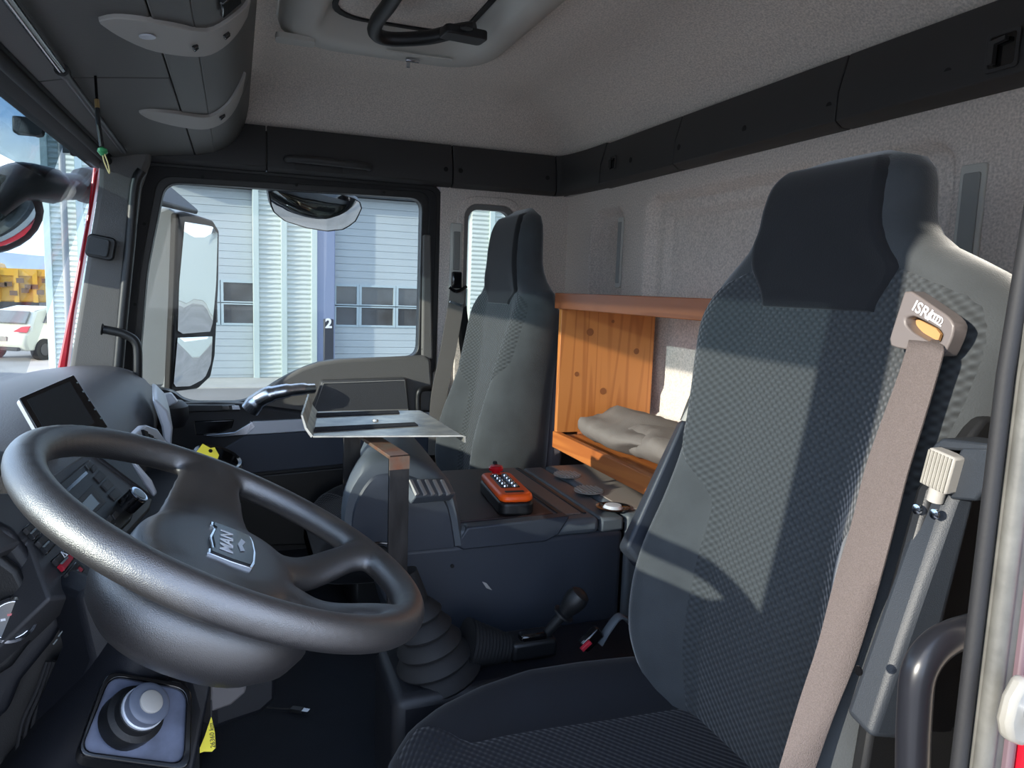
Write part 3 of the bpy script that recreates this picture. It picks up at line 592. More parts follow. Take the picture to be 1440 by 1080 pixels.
# ------------------------------------------------------------------ passenger door
dr = thing('door_1', None, None, (XW, 1.0, FZ), kind='structure')
def res3(P, n):
    L = [0];
    for a, b in zip(P, P[1:]+P[:1]): L.append(L[-1]+(b-a).length)
    o = []; T = L[-1]
    for k in range(n):
        s_ = T*k/n; i = max(j for j in range(len(P)) if L[j] <= s_+1e-9); o.append(P[i].lerp(P[(i+1) % len(P)], (s_-L[i])/max(1e-9, L[i+1]-L[i])))
    return o
def smoothloop(px, X, n=1, cn=.25):   # rounded corners
    P = [pt(a, b, X) for a, b in px]; N = len(P); o = []
    for i in range(N):
        a, b, c = P[i-1], P[i], P[(i+1) % N]; la = min(.045, (a-b).length*.45); lc = min(.045, (c-b).length*.45)
        A = b+(a-b).normalized()*la; Cc = b+(c-b).normalized()*lc
        for k in range(7): t = k/6; o.append(A*(1-t)**2+b*2*t*(1-t)+Cc*t*t)
    return o
WI = [(232, 256), (594, 279), (588, 502), (470, 506), (440, 512), (400, 530), (345, 566), (262, 566), (240, 548), (193, 545), (207, 380)]
WO = [(196, 226), (622, 262), (612, 530), (480, 534), (450, 540), (415, 556), (360, 592), (270, 592), (222, 590), (162, 590), (178, 380)]
I_ = smoothloop(WI, XW); O_ = smoothloop(WO, XW)
frame(O_, I_, (.05, 0, 0)).ob('window_frame', m_black, dr, bevel=.003)
O2 = smoothloop([(a+(4 if a < 300 else -6), b+(5 if b < 300 else 0)) for a, b in WO], XW-.012); I2 = smoothloop([(a-(10 if a < 300 else -10), b-(9 if b < 300 else -4)) for a, b in WI], XW-.012)
frame(O2, I2, (.014, 0, 0)).ob('frame_seal', m_rub, dr, bevel=.004)
wn = MB().prism([p_+V((.03, 0, 0)) for p_ in I_], (.004, 0, 0)).ob('window_3', m_glass, smooth=False); struct(wn)
for px, py in ((285, 249), (417, 260), (540, 271), (597, 350), (595, 491), (203, 315), (190, 428)): hole(MB(), pt(px, py, XW-.013), (-1, 0, 0), .005).ob('screw', m_hole, dr)
# lower door: base and layered panels
zsill = .60
MB().bb(XW, XW+.06, .46, 1.62, FZ, .60).ob('door_base', m_navy, dr)
def dpan(name, px, X, th, m, bv=.004, parent=dr): return MB().prism([pt(a, b, X) for a, b in px], (th, 0, 0)).ob(name, m, parent, bevel=bv, seg=3)
m_dfab = mat('door_felt', (100, 98, 96), .9, bump=.4, bscale=400)
dpan('sill_panel', [(596, 500), (606, 505), (612, 590), (350, 598), (345, 566), (372, 552), (400, 531), (425, 518), (450, 510), (480, 506)], XW-.03, .035, m_dfab, .01)
dpan('pillar_felt', [(596, 330), (606, 330), (609, 505), (594, 505)], XW-.02, .03, m_dfab, .006)
dpan('belt_body', [(240, 568), (300, 566), (345, 568), (440, 580), (610, 578), (612, 700), (340, 700), (262, 680), (225, 600)], XW-.05, .05, m_navy, .012)
dpan('leather_pad', [(452, 536), (572, 532), (577, 578), (438, 582)], XW-.075, .05, mat('pad_leather', (70, 70, 72), .5, bump=.5, bscale=260, kind='leather', dist=.001), .008)
mb = MB().tube([pt(*q_, X=XW-.0765) for q_ in [(455, 539), (569, 535), (574, 576), (441, 579), (455, 539)]], .0014, 6); mb.ob('stitching', m_lgrey, dr)
MB().tube(cat([pt(352, 576, XW-.085), pt(362, 564, XW-.095), pt(378, 555, XW-.105), pt(400, 550, XW-.11), pt(425, 547, XW-.10), pt(441, 546, XW-.085)], 6), [.030]*6+[.027]*8+[.023]*6+[.020]*6+[.017]*5, 16, 1.0).ob('pull_handle', mat('satin_chrome', (205, 210, 218), .27, metal=1), dr)
dpan('window_switch_plate', [(262, 570), (330, 570), (338, 578), (262, 580)], XW-.07, .03, m_black)
for k in range(2): dpan('switch', [(312+14*k, 571), (322+14*k, 571), (324+14*k, 576), (313+14*k, 576)], XW-.076, .01, [m_blackg, m_satin][k], .001)
dpan('handle_recess', [(272, 592), (330, 590), (326, 603), (300, 612), (275, 612)], XW-.053, .01, m_blackg)
dpan('door_opener', [(285, 612), (330, 607), (355, 592), (360, 600), (348, 612), (300, 616)], XW-.062, .012, m_chrome, .003)
dpan('silver_strip', [(352, 593), (610, 580), (610, 596), (345, 612)], XW-.062, .02, m_satin, .003)
dpan('lower_panel', [(345, 612), (610, 596), (610, 640), (345, 667), (300, 640)], XW-.058, .02, mat('door_card', (58, 64, 76), .6, bump=.2, bscale=500), .004)
dpan('map_pocket', [(330, 672), (610, 645), (610, 760), (330, 770)], XW-.056, .02, m_black, .006)
# grab hoop at the rear edge of the door
hp2 = thing('hoop_handle', 'black hoop handle behind the passenger door pad', 'handle', pt(592, 575, 2.04))
MB().tube(cat([pt(606, 546, 2.05), pt(592, 548, 2.03), pt(588, 560, 2.03), pt(590, 585, 2.03), pt(600, 596, 2.05)], 6), .010, 10).ob('bar', m_black, hp2)

# exterior mirrors
em = thing('wing_mirror', 'tall grey wing mirror with two glasses outside the passenger window', 'mirror', gx(2.5, 270, 545))
mn = V((-.50, -.86, -.02)).normalized(); ep0 = gx(2.45, 255, 420)
def emx(px, py, X=2.45, l=0): return gx(X, px, py)
def emp(px, py, l=0): return gp(ep0+mn*l, mn, px, py)
dcv = V((.30, .16, 0))
hs = [emx(210, 295), emx(240, 290), emx(262, 296), emx(300, 310), emx(309, 325), emx(308, 400), emx(303, 500), emx(297, 530), emx(280, 545), emx(240, 552), emx(205, 548), emx(192, 540), emx(196, 420)]
MB().prism([emp(*q_, -.02) for q_ in [(250, 298), (262, 296), (300, 308), (309, 325), (308, 400), (303, 500), (297, 530), (280, 548), (240, 552), (246, 420)]], -mn*.10).ob('housing', mat('mirror_housing', (150, 156, 160), .45), em, bevel=.02, seg=3)
MB().prism([emx(*q_) for q_ in [(207, 300), (236, 290), (250, 296), (246, 420), (240, 545), (205, 545), (192, 540), (196, 420)]], (.03, .03, 0)).ob('side_cover', mat('mirror_side', (176, 182, 186), .4), em, bevel=.012)
MB().prism([emp(*q_) for q_ in [(250, 300), (262, 298), (300, 310), (309, 325), (308, 400), (303, 500), (297, 530), (280, 546), (240, 552), (246, 420)]], -mn*.03).ob('surround', m_rub, em, bevel=.008)

def mglass(px, X=2.43, bul=.004):
    P = [emp(a, b, .004) for a, b in px]; c_ = sum(P, V((0, 0, 0)))/len(P); P = res3(P, 28)
    k_ = [c_.lerp(p_, s_)+mn*bul*(1-s_*s_) for s_ in (1, .75, .5, .25, .02) for p_ in P]
    mb = MB(); mb.loft([[c_.lerp(p_, s_)+mn*bul*(1-s_*s_) for p_ in P] for s_ in (1, .75, .5, .25, .02)]); return mb.ob('glass', m_mirror, em, ang=80)
mglass([(260, 312), (298, 318), (306, 328), (304, 400), (298, 466), (250, 470), (252, 400)]); mglass([(250, 475), (299, 473), (297, 510), (288, 532), (268, 543), (244, 544), (247, 510)], bul=.010)
MB().prism([emx(*q_, X=2.44) for q_ in [(214, 262), (240, 262), (280, 296), (278, 302), (240, 290), (214, 288)]], (-.25, .1, 0)).ob('mounting_arm', m_black, em, bevel=.006)
km = thing('kerb_mirror', 'wide convex kerb mirror hanging above the passenger window', 'mirror', gx(2.3, 443, 290))
kx = lambda px, py, X=2.26: gx(X, px, py)
kn_ = V((-.74, -.24, -.62)).normalized(); kp0 = kx(443, 296)
KP = [gp(kp0, kn_, *q_) for q_ in [(379, 270), (400, 266), (440, 268), (480, 274), (504, 282), (508, 292), (500, 310), (485, 322), (460, 325), (430, 320), (400, 310), (384, 296)]]
kc = sum(KP, V((0, 0, 0)))/len(KP); KP = res3(KP, 30)
MB().loft([[kc.lerp(p_, s_)+kn_*.05*(1-s_*s_) for p_ in KP] for s_ in (1, .8, .6, .4, .2, .02)]).ob('glass', m_mirror, km, ang=80)
MB().loft([[kc.lerp(p_, s_)-kn_*h_ for p_ in KP] for s_, h_ in ((1.03, 0), (1.03, .03), (.8, .07), (.3, .09))]).ob('housing', m_black, km, ang=60)
MB().tube([kc-kn_*.05, kc+V((.04, .02, .16)), kc+V((-.06, .02, .22))], .015, 10).ob('bracket', m_black, km)

# ================================================================== DASHBOARD
da = thing('dashboard', 'grey moulded dashboard under the windscreen', 'dashboard', (1.1, 1.5, .4))
DP = [(1.86, .70), (1.72, .745), (1.60, .765), (1.50, .765), (1.435, .745), (1.395, .705), (1.372, .65), (1.375, .58), (1.40, .50), (1.42, .40), (1.45, .2), (1.8, .2)]
def dprof(x):
    yo = .11 if x < .621 and x not in (.62,) else 0
    # bulge lowers towards the passenger door
    k = sm((x-1.2)/.9); return [V((x, y+yo+(.02 if i < 9 else 0)*k, z-(.03*k if i < 8 else 0))) for i, (y, z) in enumerate(DP)]
MB().loft([cat(dprof(x), 3, True) for x in [0, .2, .45, .50]]).ob('driver_section', m_navy, da, ang=50)
MB().loft([cat(dprof(x), 3, True) for x in [.635, .8, 1.0, 1.2, 1.4, 1.6, 1.8, 1.93, 1.98]]).ob('passenger_section', m_dash, da, ang=50)
# silver end cap and vent on the passenger end
def dface(px, py, Y=1.36): return gy(Y, px, py)
MB().prism([gx(1.45, *q_) for q_ in [(214, 562), (220, 562), (236, 578), (243, 602), (241, 628), (230, 620), (227, 600), (220, 580)]], (.3, .03, 0)).ob('silver_cap', m_satin, da, bevel=.01)
MB().prism([gx(1.0, *q_) for q_ in [(180, 648), (188, 646), (214, 676), (222, 694), (216, 700), (196, 672)]], (.1, .03, 0)).ob('silver_strip', m_satin, da, bevel=.004)
pd = gx(1.93, 234, 562); MB().lathe(pd-EZ*.05, EZ, [(.05, -.03), (.062, 0), (.060, .03), (.045, .045), (.01, .05)], 24, 1.0).ob('end_pod', m_navy, da)
MB().prism([gx(1.84, *q_) for q_ in [(222, 556), (240, 553), (250, 566), (232, 574)]], (.03, .0, 0)).ob('pod_facet', m_satin, da, bevel=.004)
vt = gy(1.36, 215, 612)
P4 = [(192, 610), (214, 596), (240, 622), (232, 632), (215, 622)]
pv0 = V((1.15, 1.37, .68)); pvn = V((-.35, -.93, .15)).normalized(); pva = pvn.cross(EZ).normalized()*-1; pvb = EZ.cross(pva)
MB().prism([gp(pv0, pvn, *q_) for q_ in [(190, 612), (206, 597), (222, 603), (240, 628), (238, 636), (215, 622)]], -pvn*.02).ob('vent_frame', m_satin, da, bevel=.004)
for k in range(4):
    a = V((202+8*k, 604+6*k, 0)); MB().prism([gp(pv0+pvn*.006, pvn, *q_) for q_ in [(a.x, a.y), (a.x+6, a.y+3), (a.x+9, a.y+13), (a.x+3, a.y+10)]], -pvn*.006).ob('vent_slat', m_black, da)
# lower glovebox tray
MB().bb(1.0, 1.97, 1.205, 1.47, .30, .45).ob('glovebox_tray', m_slate, da, bevel=.02, seg=3)
MB().bb(1.0, 1.97, 1.225, 1.24, .45, .47).ob('tray_lip', m_slate2, da, bevel=.005)
MB().bb(.98, 1.97, 1.22, 1.5, FZ, .30).ob('lower_panel', m_black, da, bevel=.01)
# cup / lamp bezel between dash end and door
cb = thing('cup_holder', 'oval black cup holder with a glossy rim at the dashboard end', 'cup holder', gx(1.6, 310, 650))
c_ = gx(1.65, 305, 646); MB().lathe(c_, (-.25, -.35, 1), [(.045, -.04), (.066, -.01), (.070, .004), (.064, .010), (.056, .006), (.05, -.02)], 28).ob('rim', m_blackg, cb)
MB().lathe(c_, (-.25, -.35, 1), [(.04, -.02), (.05, -.018)], 20).ob('bowl', m_black, cb)
MB().cyl(c_-EZ*.05, V((c_.x, c_.y, .45)), .045, .055).ob('stem', m_navy, cb)
# centre stack facing the driver
p0 = V((.67, 1.361, .701)); ph = V((.987, -.163, 0)).normalized(); pv_ = V((-.115, -.70, -.705)); pv_ = (pv_-ph*pv_.dot(ph)).normalized(); pn = pv_.cross(ph).normalized()
if pn.z < 0: pn = -pn
P = lambda px, py, l=0: gp(p0+pn*l, pn, px, py)
cs = thing('centre_stack', 'dark sloping centre control stack with switches left of the steering wheel', 'control panel', p0-EZ*.2)
def ppl(name, px, l, th, m, bv=.0015, parent=None): return MB().prism([P(a, b, l) for a, b in px], -pn*th).ob(name, m, parent or cs, bevel=bv)
ppl('fascia', [(-120, 700), (40, 690), (126, 634), (135, 640), (216, 702), (212, 716), (172, 760), (112, 838), (70, 842), (40, 760), (-60, 800)], 0, .12, mat('fascia_grey', (62, 62, 64), .5, bump=.15, bscale=600), .004)
ppl('side_cheek', [(126, 634), (180, 640), (216, 700), (135, 640)], .004, .08, m_navy, .004)
rd = thing('car_radio', 'double height car radio with a round knob in the centre stack', 'radio', P(130, 700))
def rpl(name, px, l, th, m, bv=.001, parent=rd): return MB().prism([P(a, b, l) for a, b in px], -pn*th).ob(name, m, parent, bevel=bv)
rpl('faceplate', [(66, 692), (126, 645), (192, 712), (186, 730), (148, 770), (140, 768)], .006, .01, m_black, .003)
rpl('disc_slot', [(88, 692), (121, 662), (124, 666), (92, 696)], .0066, .003, m_blackg, .0003)
rpl('display_bezel', [(106, 706), (130, 682), (150, 706), (124, 730)], .0075, .003, m_band, .0005)
rpl('display', [(113, 710), (128, 694), (140, 708), (124, 725)], .009, .003, m_lcd, .0003)
for (a, b) in ((136, 667), (146, 679), (157, 692)):
    rpl('button', [(a-3, b+2), (a+5, b-6), (a+14, b+3), (a+6, b+11)], .0085, .004, m_band, .0008)
for (a, b) in ((121, 651), (128, 655), (150, 727), (158, 721), (158, 738)):
    rpl('button', [(a, b+2), (a+5, b-3), (a+10, b+3), (a+5, b+9)], .008, .004, m_band, .0008)
kc_ = P(178, 712, .006); kn = rd
MB().lathe(kc_, pn, [(.0145, 0), (.0145, .022), (.012, .024)], 28).ob('knob', m_blackg, rd); MB().lathe(kc_, pn, [(.0135, .0235), (.0135, .026), (.0105, .0262)], 28).ob('knob_ring', m_chrome, rd); MB().lathe(kc_, pn, [(.0105, .0258), (.010, .0272), (.001, .0275)], 28).ob('knob_cap', m_lcd, rd)
def rocker(px, m2, lab, sym=True):
    t = thing('rocker_switch', lab, 'switch', P(*px[0]), 'rocker switches left of the wheel'); c_ = [sum(p_[i] for p_ in px)/4 for i in (0, 1)]
    MB().prism([P(a, b, .004) for a, b in px], -pn*.006).ob('surround', m_blackg, t, bevel=.001)
    q_ = [(c_[0]+(a-c_[0])*.86, c_[1]+(b-c_[1])*.86) for a, b in px]; mid1 = ((q_[0][0]+q_[3][0])/2, (q_[0][1]+q_[3][1])/2); mid2 = ((q_[1][0]+q_[2][0])/2, (q_[1][1]+q_[2][1])/2)
    MB().prism([P(*q_[0], .010), P(*q_[1], .010), P(*mid2, .007), P(*mid1, .007)], -pn*.006).ob('upper_half', m_band, t, bevel=.0012)
    MB().prism([P(*mid1, .0072), P(*mid2, .0072), P(*q_[2], .010), P(*q_[3], .010)], -pn*.006).ob('lower_half', m2, t, bevel=.0012)
    MB().prism([P(mid1[0]*.75+mid2[0]*.25, mid1[1]*.75+mid2[1]*.25, .0105), P(mid1[0]*.25+mid2[0]*.75, mid1[1]*.25+mid2[1]*.75, .0105), P(mid1[0]*.25+mid2[0]*.75+2, mid1[1]*.25+mid2[1]*.75+2, .0105), P(mid1[0]*.75+mid2[0]*.25+2, mid1[1]*.75+mid2[1]*.25+2, .0105)], -pn*.004).ob('marker', m_lcd, t)
rocker([(34, 742), (46, 731), (62, 744), (50, 758)], m_band, 'black rocker switch, topmost of the switches by the wheel rim')
rocker([(51, 760), (63, 747), (81, 764), (68, 778)], m_band, 'black rocker switch just above the red ones')
rocker([(74, 786), (92, 770), (107, 784), (92, 803)], m_redsw, 'red hazard rocker switch with triangle mark')
rocker([(92, 806), (108, 788), (120, 800), (104, 822)], m_redsw, 'lower red rocker switch beside the hazard switch')
h_ = P(93, 782, .0125); MB().tube([h_+ph*.004, h_-ph*.004, h_-pv_*.007, h_+ph*.004], .0006, 6).ob('hazard_triangle', m_ink, cs)
# instrument cluster surround (near left)
ic = thing('instrument_surround', 'dark rounded instrument surround at the left of the wheel', 'dashboard', (.35, 1.36, .5))
MB().loft([cat([V((x, 1.62, .80)), V((x, 1.50, .80)), V((x, 1.44, .785)), V((x, 1.43, .77)), V((x, 1.50, .70)), V((x, 1.62, .70))], 4, True) for x in (.05, .1, .5, .56)]).ob('hood', m_black, ic, ang=60)
MB().prism([gx(.45, *q_) for q_ in [(-90, 735), (0, 727), (30, 745), (60, 790), (96, 850), (100, 880), (85, 905), (40, 960), (20, 1010), (-90, 1080)]], (.06, .05, 0)).ob('knee_cover', m_navy, ic, bevel=.02, seg=4)
MB().prism([gx(.435, *q_) for q_ in [(-60, 760), (-10, 770), (30, 800), (55, 850), (50, 900), (20, 940), (-60, 990)]], (.04, .02, 0)).ob('cover_panel', m_black, ic, bevel=.01, seg=3)
kb = thing('light_switch', 'round headlamp rotary switch with silver ring at the left edge', 'switch', gx(.42, 16, 872))
c_ = gx(.425, 17, 872); ax_ = (CAM-c_).normalized(); MB().lathe(c_, ax_, [(.024, 0), (.024, .008), (.021, .010), (.0195, .006)], 32).ob('ring', m_chrome, kb); MB().lathe(c_, ax_, [(.0195, .003), (.019, .006), (.002, .0065)], 28).ob('dial', m_blackg, kb)
la = ax_.cross(EZ).normalized(); lb = la.cross(ax_)*1
MB().box(c_+ax_*.0075+lb*.006+(-la)*.0, (.004, .0012, .0003), (la, lb, ax_)).ob('mark', m_redk, kb); MB().box(c_+ax_*.0075+lb*.002+la*.008, (.0022, .0012, .0003), (la, lb, ax_)).ob('mark', m_ink, kb)
# navigation monitor
mo = thing('monitor', 'small black flat monitor with silver back on the dashboard', 'monitor', gx(.80, 90, 610))
m0 = gx(.80, 90, 570); mnn = V((-.72, -.62, .42)).normalized()
def mp_(px, py, l=0): return gp(m0+mnn*l, mnn, px, py)
scr = [(27, 560), (104, 527), (152, 600), (72, 640)]
MB().prism([mp_(*q_) for q_ in scr], -mnn*.004).ob('front', m_blackg, mo, bevel=.0015)
MB().prism([mp_(a, b, -.004) for a, b in [(28, 561), (103, 529), (150, 600), (72, 638)]], -mnn*.016).ob('back_shell', m_satin, mo, bevel=.004)
MB().prism([mp_(a, b, .0004) for a, b in [(38, 562), (98, 536), (133, 594), (74, 624)]], -mnn*.002).ob('screen', m_screen, mo)
for k in range(5): q_ = mp_(109+8.3*k, 538+12.5*k, .0008); MB().lathe(q_, mnn, [(.0016, -.001), (.0016, .0004)], 8).ob('button', m_lcd, mo)
MB().cyl(gx(.86, 85, 625), V((.92, 1.50, .74)), .012).ob('stand', m_black, mo)
# lower column area: key pocket, knob, stalk
st_ = thing('steering_stalk', 'black control stalk with white MAX/OFF print behind the wheel', 'stalk', gx(.50, 205, 765))
s0 = gx(.5, 204, 766); sn = (CAM-s0); sn.z = 0; sn = (sn.normalized()+EZ*.35).normalized(); sa = (P(225, 745)-P(200, 800)).normalized()
q2 = [(192, 780), (205, 745), (224, 750), (216, 792), (200, 800)]
MB().prism([gp(s0, sn, a, b) for a, b in q2], -sn*.018).ob('tip', m_blackg, st_, bevel=.004, seg=3)
MB().cyl(s0-sn*.012, V((.40, 1.28, .62)), .007, .008).ob('lever', m_black, st_)
ta = (gp(s0, sn, 214, 762)-gp(s0, sn, 208, 790)).normalized(); tb = sn.cross(ta)
text('lettering', 'MAX/OFF', gp(s0+sn*.0005, sn, 208, 777), ta, tb, .0055, m_ink, st_, .0003)
a = gp(s0+sn*.0006, sn, 217, 754); MB().prism([a-ta*.003-tb*.003, a-ta*.003+tb*.003, a+ta*.004], sn*.0003).ob('arrow', m_ink, st_)

# ================================================================== STEERING WHEEL
sw = thing('steering_wheel', 'black leather four-spoke steering wheel with a chrome-edged badge', 'steering wheel', (.367, 1.2, .62))
wc = V((.367, 1.173, .727)); tw = radians(27); wn_ = V((0, -sin(tw), cos(tw))); wu = EX.copy(); wv = wn_.cross(wu)
W = lambda u, v, h=0: wc+wu*u+wv*v+wn_*h
mb = MB()
NR = 96; RR = .214
mb.tube([W(RR*cos(2*pi*k/NR), RR*sin(2*pi*k/NR)) for k in range(NR)], .0188, 18, 1.0, up=wn_, wrap=True)
# hub pad
def hubring(h, ru, rv, e_=2.5, cv=0, cu=0):
    o = []
    for k in range(40):
        t = 2*pi*k/40; c_, s_ = cos(t), sin(t); o.append(W(cu+ru*abs(c_)**(2/e_)*(1 if c_ > 0 else -1), cv+rv*abs(s_)**(2/e_)*(1 if s_ > 0 else -1), h))
    return o
mb.loft([hubring(-.020, .045, .035), hubring(-.0205, .080, .060), hubring(-.025, .102, .078), hubring(-.040, .118, .092), hubring(-.075, .122, .098), hubring(-.10, .10, .085), hubring(-.118, .07, .06)])
def spoke(a, w0, w1, h0=-.05):
    a = radians(a); d = (cos(a), sin(a)); pts = []; rs = []
    rings = []
    for k in range(15):
        t = k/14; rad = .05+(RR-.05)*t; hh = h0+(-h0)*sm((t-.35)/.65)*1.0; ww = w0+(w1-w0)*t+.02*max(0, t-.82)/.18+.01*max(0, .3-t); th = .019-.003*t
        c_ = W(rad*d[0], rad*d[1], hh); sd = wu*(-d[1])+wv*d[0]; rad_dir = wu*d[0]+wv*d[1]
        rings.append([c_+sd*ww*cos(2*pi*j/20)+(wn_)*th*sin(2*pi*j/20) for j in range(20)])
    mb.loft(rings)
spoke(10, .072, .034, -.038); spoke(170, .072, .034, -.038); spoke(-60, .036, .020, -.042); spoke(-120, .036, .020, -.042)
sk = mb.ob('rim', m_leather, sw, ang=180)
rm = sk.modifiers.new('remesh', 'REMESH'); rm.mode = 'VOXEL'; rm.voxel_size = .0038; rm.use_smooth_shade = True
s_ = sk.modifiers.new('smooth', 'SMOOTH'); s_.factor = .6; s_.iterations = 9
# bowl under the spokes
mb = MB().loft([hubring(a_, b_, c_, 2.2, 0, d_) for a_, b_, c_, d_ in ((-.036, .05, .06, -.08), (-.038, .09, .09, -.07), (-.048, .108, .108, -.06), (-.068, .118, .115, -.05), (-.09, .118, .11, -.04), (-.112, .105, .095, -.025), (-.125, .08, .07, -.01), (-.132, .05, .04, 0))])
mb.ob('hub_bowl', m_leather, sw, ang=70)
# badge
def bp2(u, v, h): return W(u, v, h)
bo_ = [(-.044, .024), (-.034, .024), (-.031, .020), (-.022, .021), (0, .024), (.022, .021), (.031, .020), (.034, .024), (.044, .024), (.0455, 0), (.043, -.022), (.03, -.025), (0, -.027), (-.03, -.025), (-.043, -.022), (-.0455, 0)]
hb = -.0165; UB, VB = .0, -.004; ub = UB
MB().prism([W(a*1.2+ub, b*1.06+VB, hb) for a, b in bo_], -wn_*.006).ob('badge_rim', m_chrome, sw, bevel=.0008)
MB().prism([W(a*1.13+ub, b*.94+VB, hb+.0016) for a, b in bo_], -wn_*.006).ob('badge', mat('badge_black', (6, 6, 8), .22, spec=.25), sw, bevel=.0008)
text('badge_lettering', 'MAN', W(ub-.004, VB+.006, hb+.0022), wu, wv, .015, m_ink, sw, .0006, .0002, 1.45)
MB().prism([W(ub+a, VB-.006+b, hb+.0018) for a, b in ((-.02, -.003), (.0, .000), (.022, -.004), (.016, -.009), (0, -.005), (-.014, -.008))], wn_*.0008).ob('badge_emblem', m_satin, sw)
# column cover
cc = thing('steering_column', 'dark steering column cover below the wheel', 'column', (.37, 1.33, .45))
rings = []
for t, w_, h_ in ((0, .04, .035), (.08, .05, .04), (.3, .052, .042), (.6, .055, .045), (1, .055, .045)):
    c_ = V((.40, 1.25, .61)).lerp(V((.47, 1.40, .40)), t); d_ = V((0, .62, -.7)).normalized(); up_ = EX.cross(d_).normalized()
    rings.append([c_+EX*w_*cos(2*pi*k/28)+up_*h_*sin(2*pi*k/28) for k in range(28)])
MB().loft(rings).ob('column_cover', m_navy, cc, ang=60)
# ignition plate under the wheel
ig = thing('ignition_panel', 'blue-grey rounded plate with a round push knob under the wheel', 'control panel', gx(.42, 190, 1010))
i0 = gx(.33, 190, 1015); ia = V((.0, -1, 0)); inn = V((-.72, -.25, .64)).normalized()
I = lambda px, py, l=0: gp(i0+inn*l, inn, px, py)
def spx(px, l, rad=18):
    P_ = [V((a, b, 0)) for a, b in px]; o = []
    for i in range(len(P_)):
        a, b, c = P_[i-1], P_[i], P_[(i+1) % len(P_)]; A = b+(a-b).normalized()*rad; C_ = b+(c-b).normalized()*rad
        for k in range(6): t = k/5; q_ = A*(1-t)**2+b*2*t*(1-t)+C_*t*t; o.append(I(q_.x, q_.y, l))
    return o
A_ = spx([(106, 1062), (150, 942), (270, 962), (268, 1084)], .004, 22); B_ = spx([(114, 1056), (156, 950), (263, 970), (258, 1074)], .004, 20)
MB().prism(spx([(108, 1062), (150, 942), (272, 962), (268, 1084)], -.004, 22), -inn*.05).ob('housing', m_black, ig, bevel=.004)
frame(A_, B_, -inn*.010).ob('rim', m_blackg, ig, bevel=.0015)
MB().prism(spx([(114, 1056), (156, 950), (263, 970), (258, 1074)], -.002, 20), -inn*.003).ob('plate', mat('plate_blue_grey', (88, 95, 116), .45, var=.4, vscale=40), ig)
c_ = I(182, 1012, -.002); ka = (CAM-c_).normalized()*.55+V((.0, -.45, .35)); ka.normalize()
MB().lathe(c_, ka, [(.030, -.005), (.030, .014), (.024, .016), (.024, .026)], 36).ob('collar', m_black, ig); MB().lathe(c_, ka, [(.0215, .024), (.0225, .026), (.0225, .029), (.0205, .030)], 36).ob('silver_ring', m_satin, ig)
MB().lathe(c_, ka, [(.021, .029), (.0215, .040), (.019, .042), (.0125, .042)], 36).ob('knob', mat('knob_grey', (92, 98, 112), .4), ig); MB().lathe(c_, ka, [(.012, .041), (.0118, .044), (.010, .045), (.001, .045)], 32).ob('button', m_lgrey, ig)
# footwell cover left of the plate with cables
lc = thing('lower_cover', 'dark lower dash cover with cable recess at the bottom left', 'panel', gx(.45, 40, 1000))
MB().prism([gx(.48, *q_) for q_ in [(50, 905), (110, 838), (150, 880), (165, 930), (140, 945), (98, 1060), (110, 1100), (-90, 1100), (-90, 960)]], (.05, .04, 0)).ob('panel', m_black, lc, bevel=.01)
MB().prism([gx(.40, *q_) for q_ in [(108, 838), (150, 815), (170, 870), (270, 940), (300, 960), (272, 1100), (255, 1100), (275, 1000), (262, 955), (165, 935), (150, 945), (112, 1040), (100, 1100), (80, 1100), (95, 1010), (130, 930)]], (.05, .04, 0)).ob('edge_cover', m_navy, lc, bevel=.008)
for k in range(6):
    MB().tube(cat([gx(.46-.004*k, 66+5*k, 930), gx(.455, 50+6*k, 975), gx(.45, 30+8*k, 1020), gx(.45, 20+10*k, 1090)], 5), .0022, 8).ob('cable', m_rub, lc)
for k in range(4):
    q_ = gx(.44, 78+7*k, 902-11*k); MB().box(q_, (.001, .0035, .0007), (EX, V((0, -.6, .8)), V((0, .8, .6)))).ob('symbol', m_lcd, lc)
# grey pedal cover under wheel, centre
pc = thing('pedal_cover', 'grey plastic footwell cover with black edge under the wheel', 'panel', (.9, 1.3, FZ))
MB().prism([gx(.80, *q_) for q_ in [(296, 930), (392, 930), (392, 985), (370, 1005), (296, 1030)]], (.2, .12, 0)).ob('edge', m_navy, pc, bevel=.012)
MB().prism([gx(.79, *q_) for q_ in [(296, 930), (352, 940), (345, 975), (325, 992), (296, 1002)]], (.02, .0, 0)).ob('cover', mat('cover_grey', (112, 108, 108), .6), pc, bevel=.004)
MB().bb(.86, 1.02, 1.24, 1.45, FZ, .34).ob('foot', m_black, pc)
# usb cable on the floor
uc = thing('usb_cable', 'black cable with a USB plug lying on the floor mat', 'cable', gz(FZ+.01, 410, 995))
MB().tube(cat([gz(FZ+.006, 370, 994), gz(FZ+.006, 390, 996), gz(FZ+.006, 412, 997)], 4), .0022, 8).ob('cable', m_rub, uc)
a, b = gz(FZ+.008, 411, 997), gz(FZ+.008, 424, 999); d_ = (b-a).normalized(); MB().box((a+b)/2, (.013, .0075, .004), (d_, EZ.cross(d_), EZ)).ob('plug', m_black, uc, bevel=.001)
c_ = b+d_*.008; MB().box(c_, (.009, .0062, .0026), (d_, EZ.cross(d_), EZ)).ob('connector', m_chrome, uc)
